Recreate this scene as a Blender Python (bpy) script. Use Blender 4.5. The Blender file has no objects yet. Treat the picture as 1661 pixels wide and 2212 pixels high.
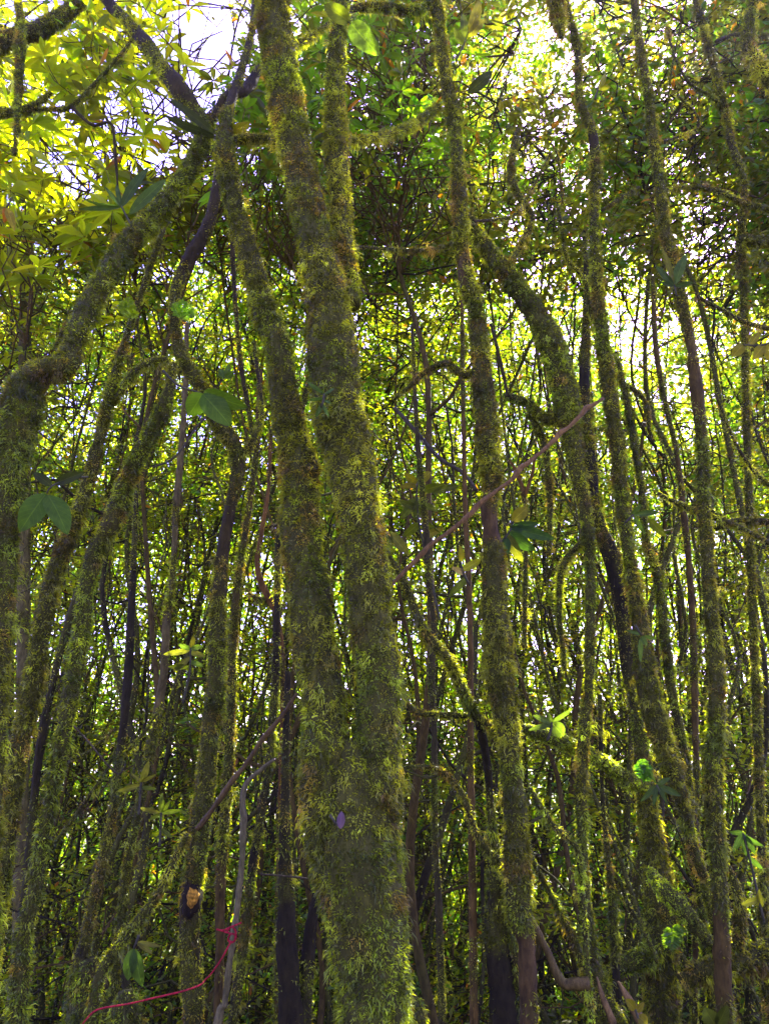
import bpy, math, random
import numpy as np
from mathutils import Vector

random.seed(11)
rng = np.random.default_rng(7)
scn = bpy.context.scene
COL = scn.collection
R = math.radians

# ------------------------------------------------------------------ camera geometry
PITCH = R(18.0)
VY = math.tan(R(34.0))
HX = VY * 0.75
CAM = np.array([0.0, 0.0, 1.6])
FWD = np.array([0, math.cos(PITCH), math.sin(PITCH)])
UPV = np.array([0, -math.sin(PITCH), math.cos(PITCH)])


def ray(x, y):
    u = (x - 830.5) / 830.5 * HX
    v = (1106.0 - y) / 1106.0 * VY
    return np.array([u, 0, 0]) + UPV * v + FWD


def at(x, y, Y):
    """a place in the wood: sight line x, y at the distance Y (metres north of the camera)"""
    d = ray(x, y)
    t = Y / d[1]
    return CAM + d * t, t


def size(w, t):
    return w * (2 * HX / 1661.0) * t


SUN = ray(1425, 170)
SUN = SUN / np.linalg.norm(SUN)


# ------------------------------------------------------------------ noise
def _hash(ix, iy, iz, seed):
    h = (ix.astype(np.int64) * 374761393 + iy.astype(np.int64) * 668265263 + iz.astype(np.int64) * 1274126177 + seed * 974634721) & 0xFFFFFFFF
    h = ((h ^ (h >> 13)) * 1274126177) & 0xFFFFFFFF
    h = h ^ (h >> 16)
    return (h & 0xFFFF) / 65535.0


def vnoise(P, f=1.0, seed=0):
    Q = np.asarray(P, dtype=np.float64) * f + 137.0
    i = np.floor(Q)
    w = Q - i
    w = w * w * (3 - 2 * w)
    ix, iy, iz = i[:, 0], i[:, 1], i[:, 2]
    r = 0
    for dx in (0, 1):
        for dy in (0, 1):
            for dz in (0, 1):
                k = _hash(ix + dx, iy + dy, iz + dz, seed)
                r = r + k * (w[:, 0] if dx else 1 - w[:, 0]) * (w[:, 1] if dy else 1 - w[:, 1]) * (w[:, 2] if dz else 1 - w[:, 2])
    return r


def fbm(P, f=1.0, seed=0):
    return 0.55 * vnoise(P, f, seed) + 0.3 * vnoise(P, f * 2.1, seed + 5) + 0.15 * vnoise(P, f * 4.3, seed + 9)


def unit(v):
    return v / np.maximum(np.linalg.norm(v, axis=-1, keepdims=True), 1e-9)


# ------------------------------------------------------------------ mesh building
class MB:
    def __init__(self):
        self.V, self.F, self.C, self.U, self.n = [], [], [], [], 0

    def add(self, V, F, C, U=None):
        V = np.asarray(V, dtype=np.float64).reshape(-1, 3)
        F = np.asarray(F, dtype=np.int64).reshape(-1, 3)
        C = np.asarray(C, dtype=np.float64)
        if C.ndim == 1:
            C = np.tile(C, (len(V), 1))
        self.V.append(V)
        self.F.append(F + self.n)
        self.C.append(C)
        self.U.append(np.zeros((len(V), 2)) if U is None else U)
        self.n += len(V)

    def build(self, name, mat, parent=None, origin=None, smooth=False, extra=None):
        nf = sum(len(f) for f in self.F)
        if extra is not None and extra[0].n:
            e = extra[0]
            for V_, F_, C_, U_ in zip(e.V, e.F, e.C, e.U):
                self.V.append(V_); self.F.append(F_ + self.n); self.C.append(C_ if C_.ndim == 2 else np.tile(C_, (len(V_), 1))); self.U.append(U_)
            self.n += e.n
        V = np.concatenate(self.V)
        F = np.concatenate(self.F)
        C = np.concatenate(self.C)
        U = np.concatenate(self.U)
        o = np.zeros(3) if origin is None else np.asarray(origin)
        V = V - o
        me = bpy.data.meshes.new(name)
        me.vertices.add(len(V))
        me.vertices.foreach_set('co', V.astype(np.float32).ravel())
        me.loops.add(len(F) * 3)
        me.loops.foreach_set('vertex_index', F.astype(np.int32).ravel())
        me.polygons.add(len(F))
        me.polygons.foreach_set('loop_start', np.arange(0, len(F) * 3, 3, dtype=np.int32))
        me.polygons.foreach_set('use_smooth', np.full(len(F), smooth, dtype=bool))
        a = me.color_attributes.new('col', 'FLOAT_COLOR', 'POINT')
        a.data.foreach_set('color', np.concatenate([C, np.ones((len(C), 1))], axis=1).astype(np.float32).ravel())
        uv = me.uv_layers.new(name='along')
        uv.data.foreach_set('uv', U[F.ravel()].astype(np.float32).ravel())
        me.update(calc_edges=True)
        me.materials.append(mat)
        if extra is not None:
            me.materials.append(extra[1])
            mi = np.zeros(len(F), dtype=np.int32); mi[nf:] = 1
            me.polygons.foreach_set('material_index', mi)
        ob = bpy.data.objects.new(name, me)
        COL.objects.link(ob)
        if parent is not None:
            ob.parent = parent
        else:
            ob.location = Vector(o)
        return ob


def tag(o, label=None, cat=None, group=None, kind=None):
    if label: o['label'] = label
    if cat: o['category'] = cat
    if group: o['group'] = group
    if kind: o['kind'] = kind
    return o


def thing(name, loc, label, cat, group=None):
    o = bpy.data.objects.new(name, None)
    o.empty_display_size = 0.1
    COL.objects.link(o)
    o.location = Vector(loc)
    return tag(o, label, cat, group)


# ------------------------------------------------------------------ materials
def new_mat(name):
    m = bpy.data.materials.new(name)
    m.use_nodes = True
    nt = m.node_tree
    nt.nodes.clear()
    out = nt.nodes.new('ShaderNodeOutputMaterial')
    return m, nt, nt.nodes, nt.links, out


def foliage_mat(name, trans, rough, spec, tint=(1.5, 1.45, 0.45), veins=False, wob=0.0):
    m, nt, N, L, out = new_mat(name)
    at_ = N.new('ShaderNodeAttribute'); at_.attribute_name = 'col'
    colour = at_.outputs['Color']
    if veins:
        uv = N.new('ShaderNodeUVMap'); uv.uv_map = 'along'
        sep = N.new('ShaderNodeSeparateXYZ'); L.new(uv.outputs[0], sep.inputs[0])
        # midrib, and side veins slanting towards the tip
        ab = N.new('ShaderNodeMath'); ab.operation = 'ABSOLUTE'; L.new(sep.outputs[1], ab.inputs[0])
        rib = N.new('ShaderNodeMath'); rib.operation = 'LESS_THAN'; rib.inputs[1].default_value = 0.05; L.new(ab.outputs[0], rib.inputs[0])
        sl = N.new('ShaderNodeMath'); sl.operation = 'MULTIPLY_ADD'; sl.inputs[1].default_value = -0.28; L.new(ab.outputs[0], sl.inputs[0]); L.new(sep.outputs[0], sl.inputs[2])
        fr = N.new('ShaderNodeMath'); fr.operation = 'MULTIPLY'; fr.inputs[1].default_value = 8.0; L.new(sl.outputs[0], fr.inputs[0])
        fc = N.new('ShaderNodeMath'); fc.operation = 'FRACT'; L.new(fr.outputs[0], fc.inputs[0])
        lt = N.new('ShaderNodeMath'); lt.operation = 'LESS_THAN'; lt.inputs[1].default_value = 0.12; L.new(fc.outputs[0], lt.inputs[0])
        hv = N.new('ShaderNodeMath'); hv.operation = 'MULTIPLY'; hv.inputs[1].default_value = 0.45; L.new(lt.outputs[0], hv.inputs[0])
        mx = N.new('ShaderNodeMath'); mx.operation = 'MAXIMUM'; L.new(rib.outputs[0], mx.inputs[0]); L.new(hv.outputs[0], mx.inputs[1])
        mc = N.new('ShaderNodeMixRGB'); mc.blend_type = 'MULTIPLY'; L.new(mx.outputs[0], mc.inputs[0]); L.new(colour, mc.inputs[1]); mc.inputs[2].default_value = (1.7, 1.6, 1.5, 1)
        colour = mc.outputs[0]
    if wob:
        nz = N.new('ShaderNodeTexNoise'); nz.inputs['Scale'].default_value = wob
        geo = N.new('ShaderNodeNewGeometry'); L.new(geo.outputs['Position'], nz.inputs['Vector'])
        mr = N.new('ShaderNodeMapRange'); mr.inputs[3].default_value = 0.55; mr.inputs[4].default_value = 1.45; L.new(nz.outputs[0], mr.inputs[0])
        mm = N.new('ShaderNodeMixRGB'); mm.blend_type = 'MULTIPLY'; mm.inputs[0].default_value = 1; L.new(colour, mm.inputs[1]); L.new(mr.outputs[0], mm.inputs[2])
        colour = mm.outputs[0]
    pb = N.new('ShaderNodeBsdfPrincipled')
    L.new(colour, pb.inputs['Base Color'])
    pb.inputs['Roughness'].default_value = rough
    pb.inputs['Specular IOR Level'].default_value = spec
    tr = N.new('ShaderNodeBsdfTranslucent')
    tm = N.new('ShaderNodeMixRGB'); tm.blend_type = 'MULTIPLY'; tm.inputs[0].default_value = 1; tm.inputs[2].default_value = (*tint, 1)
    L.new(colour, tm.inputs[1]); L.new(tm.outputs[0], tr.inputs['Color'])
    mix = N.new('ShaderNodeMixShader'); mix.inputs[0].default_value = trans
    L.new(pb.outputs[0], mix.inputs[1]); L.new(tr.outputs[0], mix.inputs[2])
    L.new(mix.outputs[0], out.inputs['Surface'])
    return m


def bark_mat(name, scale, bump, rough=0.88):
    m, nt, N, L, out = new_mat(name)
    at_ = N.new('ShaderNodeAttribute'); at_.attribute_name = 'col'
    geo = N.new('ShaderNodeNewGeometry')
    mp = N.new('ShaderNodeMapping'); mp.inputs['Scale'].default_value = (1, 1, 0.35); L.new(geo.outputs['Position'], mp.inputs['Vector'])
    nz = N.new('ShaderNodeTexNoise'); nz.inputs['Scale'].default_value = scale; nz.inputs['Detail'].default_value = 8; nz.inputs['Roughness'].default_value = 0.7
    L.new(mp.outputs[0], nz.inputs['Vector'])
    mr = N.new('ShaderNodeMapRange'); mr.inputs[1].default_value = 0.3; mr.inputs[2].default_value = 0.72; mr.inputs[3].default_value = 0.35; mr.inputs[4].default_value = 1.7
    L.new(nz.outputs[0], mr.inputs[0])
    mm = N.new('ShaderNodeMixRGB'); mm.blend_type = 'MULTIPLY'; mm.inputs[0].default_value = 1
    L.new(at_.outputs['Color'], mm.inputs[1]); L.new(mr.outputs[0], mm.inputs[2])
    bp = N.new('ShaderNodeBump'); bp.inputs['Strength'].default_value = bump; bp.inputs['Distance'].default_value = 0.02
    L.new(nz.outputs[0], bp.inputs['Height'])
    pb = N.new('ShaderNodeBsdfPrincipled'); pb.inputs['Roughness'].default_value = rough; pb.inputs['Specular IOR Level'].default_value = 0.15
    L.new(mm.outputs[0], pb.inputs['Base Color']); L.new(bp.outputs[0], pb.inputs['Normal'])
    L.new(pb.outputs[0], out.inputs['Surface'])
    return m


M_MOSS = foliage_mat('moss_mat', 0.52, 0.42, 0.4, (2.4, 2.1, 0.5))
M_LEAF = foliage_mat('leaf_mat', 0.66, 0.38, 0.5, (4.1, 4.0, 0.4))
M_BIGLEAF = foliage_mat('vein_leaf_mat', 0.6, 0.5, 0.12, (1.7, 1.9, 0.5), veins=True, wob=40)
M_BARK = bark_mat('mossy_bark_mat', 45, 0.9)
M_TWIG = bark_mat('twig_mat', 60, 0.5)
M_STICK = bark_mat('bare_stick_mat', 90, 0.6, 0.6)
M_STRING = bark_mat('red_string_mat', 160, 0.8, 0.9)
M_GROUND = bark_mat('forest_floor_mat', 14, 1.0, 0.9)


# ------------------------------------------------------------------ tubes and moss
def catmull(P, step):
    """P: n x k rows (x, y, z, r, m); resampled smoothly about every step metres"""
    P = np.asarray(P, dtype=np.float64)
    if len(P) < 3:
        n = max(2, int(np.linalg.norm(P[-1, :3] - P[0, :3]) / step))
        t = np.linspace(0, 1, n + 1)[:, None]
        return P[0] * (1 - t) + P[-1] * t
    E = np.vstack([2 * P[0] - P[1], P, 2 * P[-1] - P[-2]])
    out = []
    for i in range(1, len(E) - 2):
        a, b, c, d = E[i - 1], E[i], E[i + 1], E[i + 2]
        n = max(1, int(round(np.linalg.norm(c[:3] - b[:3]) / step)))
        for k in range(n):
            t = k / n
            out.append(0.5 * ((2 * b) + (-a + c) * t + (2 * a - 5 * b + 4 * c - d) * t * t + (-a + 3 * b - 3 * c + d) * t ** 3))
    out.append(P[-1])
    return np.array(out)


def frames(C):
    T = unit(np.gradient(C, axis=0))
    ref = np.array([1.0, 0, 0]) if abs(T[0][0]) < 0.8 else np.array([0, 1.0, 0])
    n = ref - T[0] * ref.dot(T[0])
    Ns = []
    for t in T:
        n = n - t * n.dot(t)
        n = n / max(np.linalg.norm(n), 1e-9)
        Ns.append(n)
    Ns = np.array(Ns)
    return T, Ns, np.cross(T, Ns)


class Tube:
    def __init__(self, P, step, sides, lump=0.12, lf=9.0, seed=0):
        Q = catmull(P, step)
        self.C, self.r, self.m = Q[:, :3], np.maximum(Q[:, 3], 0.0015), np.clip(Q[:, 4], 0, 1)
        self.sides, self.lump, self.lf, self.seed = sides, lump, lf, seed
        self.T, self.N, self.B = frames(self.C)

    def surf(self, c, n, b, r, th):
        d = n * np.cos(th)[:, None] + b * np.sin(th)[:, None]
        p = c + d * r[:, None]
        k = 1 + self.lump * 2 * (fbm(p, self.lf, self.seed) - 0.5) * 1.6 + np.minimum(0.10, 0.0035 / r) * 2.4 * (vnoise(p, 34.0, self.seed + 7) - 0.4)
        return c + d * (r * k)[:, None], d

    def mesh(self, mb, bark, mosscol, caps=True):
        n, s = len(self.C), self.sides
        th = np.tile(np.arange(s) / s * 2 * math.pi, n)
        idx = np.repeat(np.arange(n), s)
        P, D = self.surf(self.C[idx], self.N[idx], self.B[idx], self.r[idx], th)
        mk = np.clip((self.m[idx] + 1.25 * (fbm(P, 5.5, self.seed + 3) - 0.5) - 0.25) / 0.25, 0, 1)[:, None]
        v = (0.6 + 0.8 * fbm(P, 18.0, self.seed + 4))[:, None]
        Cc = (np.asarray(bark) * (1 - mk) + np.asarray(mosscol) * mk) * v
        a = (np.arange(n - 1)[:, None] * s + np.arange(s)[None, :])
        b = (np.arange(n - 1)[:, None] * s + (np.arange(s)[None, :] + 1) % s)
        F = np.concatenate([np.stack([a, b, b + s], -1).reshape(-1, 3), np.stack([a, b + s, a + s], -1).reshape(-1, 3)])
        if caps:
            P = np.vstack([P, self.C[0], self.C[-1]]); Cc = np.vstack([Cc, Cc[0], Cc[-1]])
            j = np.arange(s); k2 = (j + 1) % s
            F = np.vstack([F, np.stack([k2, j, np.full(s, n * s)], -1), np.stack([(n - 1) * s + j, (n - 1) * s + k2, np.full(s, n * s + 1)], -1)])
        mb.add(P, F, Cc)

    def moss(self, mb, dens, length, width, shag=1.0, tone=0.0, bright=1.0):
        seg = np.linalg.norm(np.diff(self.C, axis=0), axis=1) * (self.r[:-1] + self.r[1:]) * math.pi
        area = seg.sum()
        n = int(area * dens)
        if n < 5:
            return 0
        i = rng.choice(len(seg), n, p=seg / area)
        f = rng.random(n)[:, None]
        c = self.C[i] * (1 - f) + self.C[i + 1] * f
        nn = unit(self.N[i] * (1 - f) + self.N[i + 1] * f)
        bb = unit(self.B[i] * (1 - f) + self.B[i + 1] * f)
        r = self.r[i] * (1 - f[:, 0]) + self.r[i + 1] * f[:, 0]
        m = self.m[i] * (1 - f[:, 0]) + self.m[i + 1] * f[:, 0]
        th = rng.random(n) * 2 * math.pi
        P, D = self.surf(c, nn, bb, r, th)
        mk = m + 1.25 * (fbm(P, 5.5, self.seed + 3) - 0.5)
        keep = rng.random(n) < np.clip((mk - 0.2) / 0.35, 0.0, 1)
        P, D, m = P[keep], D[keep], m[keep]
        strands(mb, P, D, length, width, shag, tone, bright, self.seed)
        return len(P)


    def hang(self, mb, dens, length, width, tone, bright):
        """loose hanging clumps that make the outline ragged, thickest on the undersides"""
        seg = np.linalg.norm(np.diff(self.C, axis=0), axis=1) * (self.r[:-1] + self.r[1:]) * math.pi
        n = int(seg.sum() * dens)
        if n < 2:
            return
        i = rng.choice(len(seg), n, p=seg / seg.sum())
        th = rng.random(n) * 2 * math.pi
        P, D = self.surf(self.C[i], self.N[i], self.B[i], self.r[i], th)
        mk = self.m[i] + 1.25 * (fbm(P, 5.5, self.seed + 3) - 0.5)
        keep = rng.random(n) < np.clip((mk - .3) / .3, 0, 1) * (0.45 - .55 * D[:, 2])
        P, D = P[keep], D[keep]
        n = len(P)
        if n < 2:
            return
        k = 40
        sz = (0.4 + 1.1 * rng.random(n) ** 2)
        idx = np.repeat(np.arange(n), k)
        Q = P[idx] + rng.normal(0, .010, (n * k, 3)) * sz[idx][:, None]
        d0 = unit(D[idx] * .8 + rng.normal(0, .55, (n * k, 3)) + np.array([0, 0, -.35]))
        L = length * sz[idx] * (.4 + .8 * rng.random(n * k))
        d1 = unit(d0 * .5 + np.array([0, 0, -1.0]) + rng.normal(0, .35, (n * k, 3)))
        side = unit(np.cross(d0, rng.normal(0, 1, (n * k, 3)))) * (width * .5 * (.7 + .7 * rng.random(n * k)))[:, None]
        mid = Q + d0 * (L * .45)[:, None]
        tip = mid + d1 * (L * .6)[:, None]
        V = np.stack([Q - side * .7, Q + side * .7, mid + side, mid - side, tip], 1)
        cl = moss_colour(P, tone, bright, self.seed)[idx] * (.7 + .6 * rng.random(n * k))[:, None]
        o = np.arange(n * k)[:, None] * 5
        mb.add(V.reshape(-1, 3), np.concatenate([o + np.array([0, 1, 2]), o + np.array([0, 2, 3]), o + np.array([3, 2, 4])]), np.repeat(cl, 5, axis=0))


def moss_colour(P, tone, bright, seed):
    n = len(P)
    a = fbm(P, 4.0, seed + 21) + tone
    b = fbm(P, 11.0, seed + 31)
    green = np.array([0.108, 0.155, 0.008]); olive = np.array([0.165, 0.192, 0.011])
    brown = np.array([0.145, 0.105, 0.016]); lime = np.array([0.240, 0.310, 0.012])
    w = np.clip((a - 0.36) / 0.28, 0, 1)[:, None]
    c = green * (1 - w) + olive * w
    wb = np.clip((b - 0.55 + 0.25 * tone) / 0.16, 0, 1)[:, None]
    c = c * (1 - wb * 0.85) + brown * wb * 0.85
    wl = (rng.random(n) < 0.14)[:, None]
    c = np.where(wl, c * 0.3 + lime * 0.7, c)
    t = np.clip((vnoise(P, 42.0, seed + 61) - 0.3) / 0.4, 0, 1)  # tuft-scale light and dark put into the colour, like shade in recesses
    bright = bright * (0.58 + 0.85 * np.clip((fbm(P, 7.0, seed + 71) - .3) / .4, 0, 1))
    return c * (bright * 1.2 * (0.5 + 0.8 * rng.random(n)) * (0.55 + 0.85 * t))[:, None]


def strands(mb, P, D, length, width, shag, tone, bright, seed):
    """small drooping moss shoots, two joints each"""
    n = len(P)
    if n == 0:
        return
    tuft = fbm(P, 16.0, seed + 41)
    big = np.clip((fbm(P, 3.2, seed + 45) - 0.45) * 4, 0, 1)
    Ls = length * (0.4 + 0.9 * rng.random(n) ** 2) * (0.35 + 1.2 * tuft) * (1 + .6 * shag * big)
    # shoots of one tuft lean alike
    lean = np.stack([vnoise(P, 38.0, seed + 51 + k) - 0.5 for k in range(3)], -1) * 1.6
    jit = rng.normal(0, 0.75, (n, 3))
    down = np.array([0, 0, -1.0])
    d0 = unit(D * 0.9 + lean + jit + down * 0.25)
    d1 = unit(d0 + down * (0.55 + 0.5 * rng.random(n))[:, None] + jit * 0.5)
    side = unit(np.cross(d0, rng.normal(0, 1, (n, 3))))
    wv = (width * (0.7 + 0.7 * rng.random(n)))[:, None] * side * 0.5
    b = P - D * 0.003
    mid = b + d0 * (Ls * 0.5)[:, None]
    tip = mid + d1 * (Ls * 0.55)[:, None]
    V = np.stack([b - wv * 0.7, b + wv * 0.7, mid + wv, mid - wv, tip], 1)
    C = moss_colour(P, tone, bright, seed)
    Cv = np.stack([C * 0.9, C * 0.9, C, C, C * 1.1], 1)  # root end darkened and tip lightened in colour, imitating shade among the shoots
    o = np.arange(n)[:, None] * 5
    F = np.concatenate([o + np.array([0, 1, 2]), o + np.array([0, 2, 3]), o + np.array([3, 2, 4])])
    mb.add(V.reshape(-1, 3), F, Cv.reshape(-1, 3))


# ------------------------------------------------------------------ leaves
def leaf_frames(ax, up):
    ax = unit(ax)
    y = unit(np.cross(up, ax))
    z = np.cross(ax, y)
    return ax, y, z


def small_leaves(mb, B, ax, up, L, W, C, fold=0.25):
    x, y, z = leaf_frames(ax, up)
    n = len(B)
    L = L[:, None]; W = W[:, None]
    def pt(a, s, h):
        return B + x * L * a + y * W * s + z * (W * abs(s) * fold * 2 - L * h)
    V = np.stack([pt(0, 0, 0), pt(.3, .46, .01), pt(.68, .38, .05), pt(1, 0, .14), pt(.68, -.38, .05), pt(.3, -.46, .01), pt(.5, 0, .03)], 1)
    F0 = np.array([[0, 1, 6], [1, 2, 6], [2, 3, 6], [3, 4, 6], [4, 5, 6], [5, 0, 6]])
    F = (np.arange(n)[:, None, None] * 7 + F0[None]).reshape(-1, 3)
    mb.add(V.reshape(-1, 3), F, np.repeat(C, 7, axis=0))


def quad_leaves(mb, B, ax, up, L, W, C, fold=0.25):
    x, y, z = leaf_frames(ax, up)
    n = len(B)
    L = L[:, None]; W = W[:, None]
    def pt(a, s):
        return B + x * L * a + y * W * s + z * (W * abs(s) * fold * 2)
    V = np.stack([pt(0, 0), pt(.32, .48), pt(.7, .36), pt(1, 0), pt(.7, -.36), pt(.32, -.48)], 1)
    F0 = np.array([[0, 1, 2], [0, 2, 3], [0, 3, 4], [0, 4, 5]])
    F = (np.arange(n)[:, None, None] * 6 + F0[None]).reshape(-1, 3)
    mb.add(V.reshape(-1, 3), F, np.repeat(C, 6, axis=0))


def long_leaves(mb, B, ax, up, L, W, C, droop=0.25):
    x, y, z = leaf_frames(ax, up)
    n = len(B)
    L = L[:, None]; W = W[:, None]
    down = np.array([0, 0, -1.0])
    rows = [(0, 0.06), (.18, .3), (.42, .5), (.66, .46), (.86, .24), (1, 0.0)]
    Vs = []
    for a, s in rows:
        c = B + x * L * a + down * L * droop * a * a
        for q in (-1, 0, 1):
            Vs.append(c + y * W * s * q + z * W * s * abs(q) * 0.35)
    V = np.stack(Vs, 1)
    F0 = []
    for k in range(5):
        for q in (0, 1):
            a = k * 3 + q
            F0 += [[a, a + 3, a + 4], [a, a + 4, a + 1]]
    F = (np.arange(n)[:, None, None] * 18 + np.array(F0)[None]).reshape(-1, 3)
    mb.add(V.reshape(-1, 3), F, np.repeat(C, 18, axis=0))


def leaf_cols(n, kind):
    k = rng.random(n)
    base = {'gold': (0.148, 0.172, 0.005), 'olive': (0.066, 0.073, 0.013), 'green': (0.052, 0.100, 0.009), 'lime': (0.108, 0.130, 0.008)}[kind]
    c = np.tile(np.array(base), (n, 1)) * (0.6 + 0.8 * rng.random(n))[:, None]
    c[:, 0] *= 0.78 + 0.38 * rng.random(n)
    old = k < 0.02
    c[old] = np.array([0.16, 0.07, 0.01])
    return c


def whorl(mb, c, axis, kind, scale=1.0):
    n = random.randint(6, 10)
    axis = unit(np.array(axis))
    e = unit(np.cross(axis, [0.3, 0.9, 0.2])); f = np.cross(axis, e)
    ph = np.arange(n) / n * 2 * math.pi + rng.random() * 6 + rng.normal(0, .15, n)
    out = e * np.cos(ph)[:, None] + f * np.sin(ph)[:, None]
    ax = unit(out + axis * rng.uniform(-0.1, 0.7, n)[:, None])
    up = axis + rng.normal(0, .15, (n, 3))
    L = scale * rng.uniform(0.10, 0.18, n)
    long_leaves(mb, c + out * 0.01, ax, up, L, L * rng.uniform(.26, .34, n), leaf_cols(n, kind), rng.uniform(0.1, 0.4))


def spray(mb, tw, c, direction, kind, length, nl, lsize, tcol, fine=False):
    """a twig with alternate leaves; returns nothing, adds twig to tw"""
    d = unit(np.array(direction))
    t = np.linspace(0, 1, 5)[:, None]
    bend = rng.normal(0, .18, 3)
    path = c + d * t * length + bend * length * t * t + np.array([0, 0, -.18]) * length * t * t
    thin_tube(tw, path, np.linspace(0.004, 0.0015, 5), tcol)
    s = rng.uniform(0.08, 1.0, nl)
    B = np.stack([np.interp(s, t[:, 0], path[:, k]) for k in range(3)], -1)
    side = unit(np.cross(d, [0, 0, 1.0]) + 1e-6) * np.where(np.arange(nl) % 2 == 0, 1, -1)[:, None]
    ax = unit(side + d * rng.uniform(.2, .9, nl)[:, None] + rng.normal(0, .5, (nl, 3)))
    up = np.array([0, 0, 1.0]) + rng.normal(0, .55, (nl, 3))
    B = B + ax * 0.012 + rng.normal(0, 0.9 * lsize, (nl, 3)) * (rng.random(nl) < .7)[:, None]
    L = lsize * rng.uniform(.6, 1.3, nl)
    W = L * rng.uniform(.38, .52, nl)
    (quad_leaves if fine else small_leaves)(mb, B, ax, up, L, W, leaf_cols(nl, kind))


def thin_tube(mb, path, rad, col, s=4):
    path = np.asarray(path)
    T, N_, B_ = frames(path)
    n = len(path)
    th = np.arange(s) / s * 2 * math.pi
    V = path[:, None, :] + (N_[:, None, :] * np.cos(th)[None, :, None] + B_[:, None, :] * np.sin(th)[None, :, None]) * np.asarray(rad)[:, None, None]
    a = (np.arange(n - 1)[:, None] * s + np.arange(s)[None, :])
    b = (np.arange(n - 1)[:, None] * s + (np.arange(s)[None, :] + 1) % s)
    F = np.concatenate([np.stack([a, b, b + s], -1).reshape(-1, 3), np.stack([a, b + s, a + s], -1).reshape(-1, 3)])
    mb.add(V.reshape(-1, 3), F, np.asarray(col))


# ------------------------------------------------------------------ ground
def ground_z(x, y):
    x = np.asarray(x, dtype=float); y = np.asarray(y, dtype=float)
    p = np.stack([x, y, np.zeros_like(x)], -1).reshape(-1, 3)
    n = (fbm(p, 0.5, 3).reshape(x.shape) - 0.5) * 0.7 + (fbm(p, 2.2, 8).reshape(x.shape) - 0.5) * 0.22
    d = np.clip(y - 4.6, 0, 30)
    return n - 0.26 * d - 0.05 * np.clip(np.abs(x) - 5, 0, 60)


def build_ground():
    g = np.concatenate([-np.geomspace(600, 9, 14), np.linspace(-8, 8, 90), np.geomspace(9, 600, 14)])
    gy = np.concatenate([-np.geomspace(600, 6, 12), np.linspace(-5, 14, 110), np.geomspace(15, 900, 18)])
    X, Y = np.meshgrid(g, gy)
    Z = ground_z(X, Y)
    V = np.stack([X, Y, Z], -1).reshape(-1, 3)
    nx, ny = len(g), len(gy)
    i = (np.arange(ny - 1)[:, None] * nx + np.arange(nx - 1)[None, :])
    F = np.concatenate([np.stack([i, i + 1, i + nx + 1], -1).reshape(-1, 3), np.stack([i, i + nx + 1, i + nx], -1).reshape(-1, 3)])
    k = fbm(V, 1.3, 14)[:, None]
    C = np.array([0.035, 0.022, 0.012]) * (1 - k) + np.array([0.040, 0.050, 0.012]) * k
    mb = MB(); mb.add(V, F, C)
    tag(mb.build('ground', M_GROUND, smooth=True), kind='structure')


build_ground()

# ------------------------------------------------------------------ the traced trees
BARK = (0.034, 0.027, 0.0045)
BROWN = (0.066, 0.047, 0.007)
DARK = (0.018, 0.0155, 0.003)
PALE = (0.10, 0.085, 0.022)
RED = (0.11, 0.060, 0.009)
MOSSY = (0.050, 0.052, 0.006)


def pts(L, Y, shrink=0.70, m0=0.62):
    """rows (x, y, width, [nearer or farther], [mossiness]) -> rows (X, Y, Z, radius, mossiness)"""
    out = []
    for q in L:
        dy = q[3] if len(q) > 3 else 0.0
        m = q[4] if len(q) > 4 else m0
        p, t = at(q[0], q[1], Y + dy)
        out.append([*p, size(q[2], t) * 0.5 * (shrink if m > .3 else 0.97), m])
    return out


def to_ground(P):
    """carry the foot of a trunk on down into the soil"""
    a, b = np.array(P[0]), np.array(P[1])
    gz = float(ground_z(a[0], a[1]))
    h = a[2] - gz
    if h < 0.02:
        return P
    d = (a[:3] - b[:3]); d = d / max(abs(d[2]), 1e-3)
    k = 0.35
    f = a.copy(); f[:3] = a[:3] + np.array([d[0] * k, d[1] * k, -1.0]) * (h + 0.12)
    f[3] = a[3] * 1.35
    mid = a.copy(); mid[:3] = a[:3] * 0.5 + f[:3] * 0.5; mid[3] = a[3] * 1.06
    return [list(f), list(mid)] + [list(q) for q in P]


def carry_up(P, more):
    a, b = np.array(P[-1]), np.array(P[-2])
    d = unit(a[:3] - b[:3]); d = unit(d + np.array([0, 0, .5]))
    Q = [list(q) for q in P]
    for k in (0.5, 1.0):
        q = a.copy(); q[:3] = a[:3] + d * more * k + rng.normal(0, .08, 3); q[3] = a[3] * (1 - .7 * k)
        Q.append(list(q))
    return Q


ALL_TRUNKS = []   # (x, y, record) used to hand foliage to the nearest tree


def crown_on(tree, base, top, n, kind='green', spread=0.7):
    lm, tw = MB(), MB()
    for _ in range(n):
        c0 = top + rng.normal(0, 1, 3) * np.array([spread, spread, .35]) * 0.25 - np.array([0, 0, rng.random() * 0.8])
        d = unit(rng.normal(0, 1, 3) * np.array([1, 1, .4]) + np.array([0, 0, .3]))
        thin_tube(tw, np.array([top - np.array([0, 0, .5]), (top + c0) / 2, c0]), [.008, .006, .004], BROWN)
        spray(lm, tw, c0, d, kind, rng.uniform(.4, .8), 16, .075, BROWN)
    lm.build('crown', M_LEAF, tree, base, extra=(tw, M_TWIG))


MOSS_TOTAL = 0
LEAF_SPOTS = []
SUN_SPOTS = []   # points on near trunks; leaves towards the sun are thinned out to light them


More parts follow.
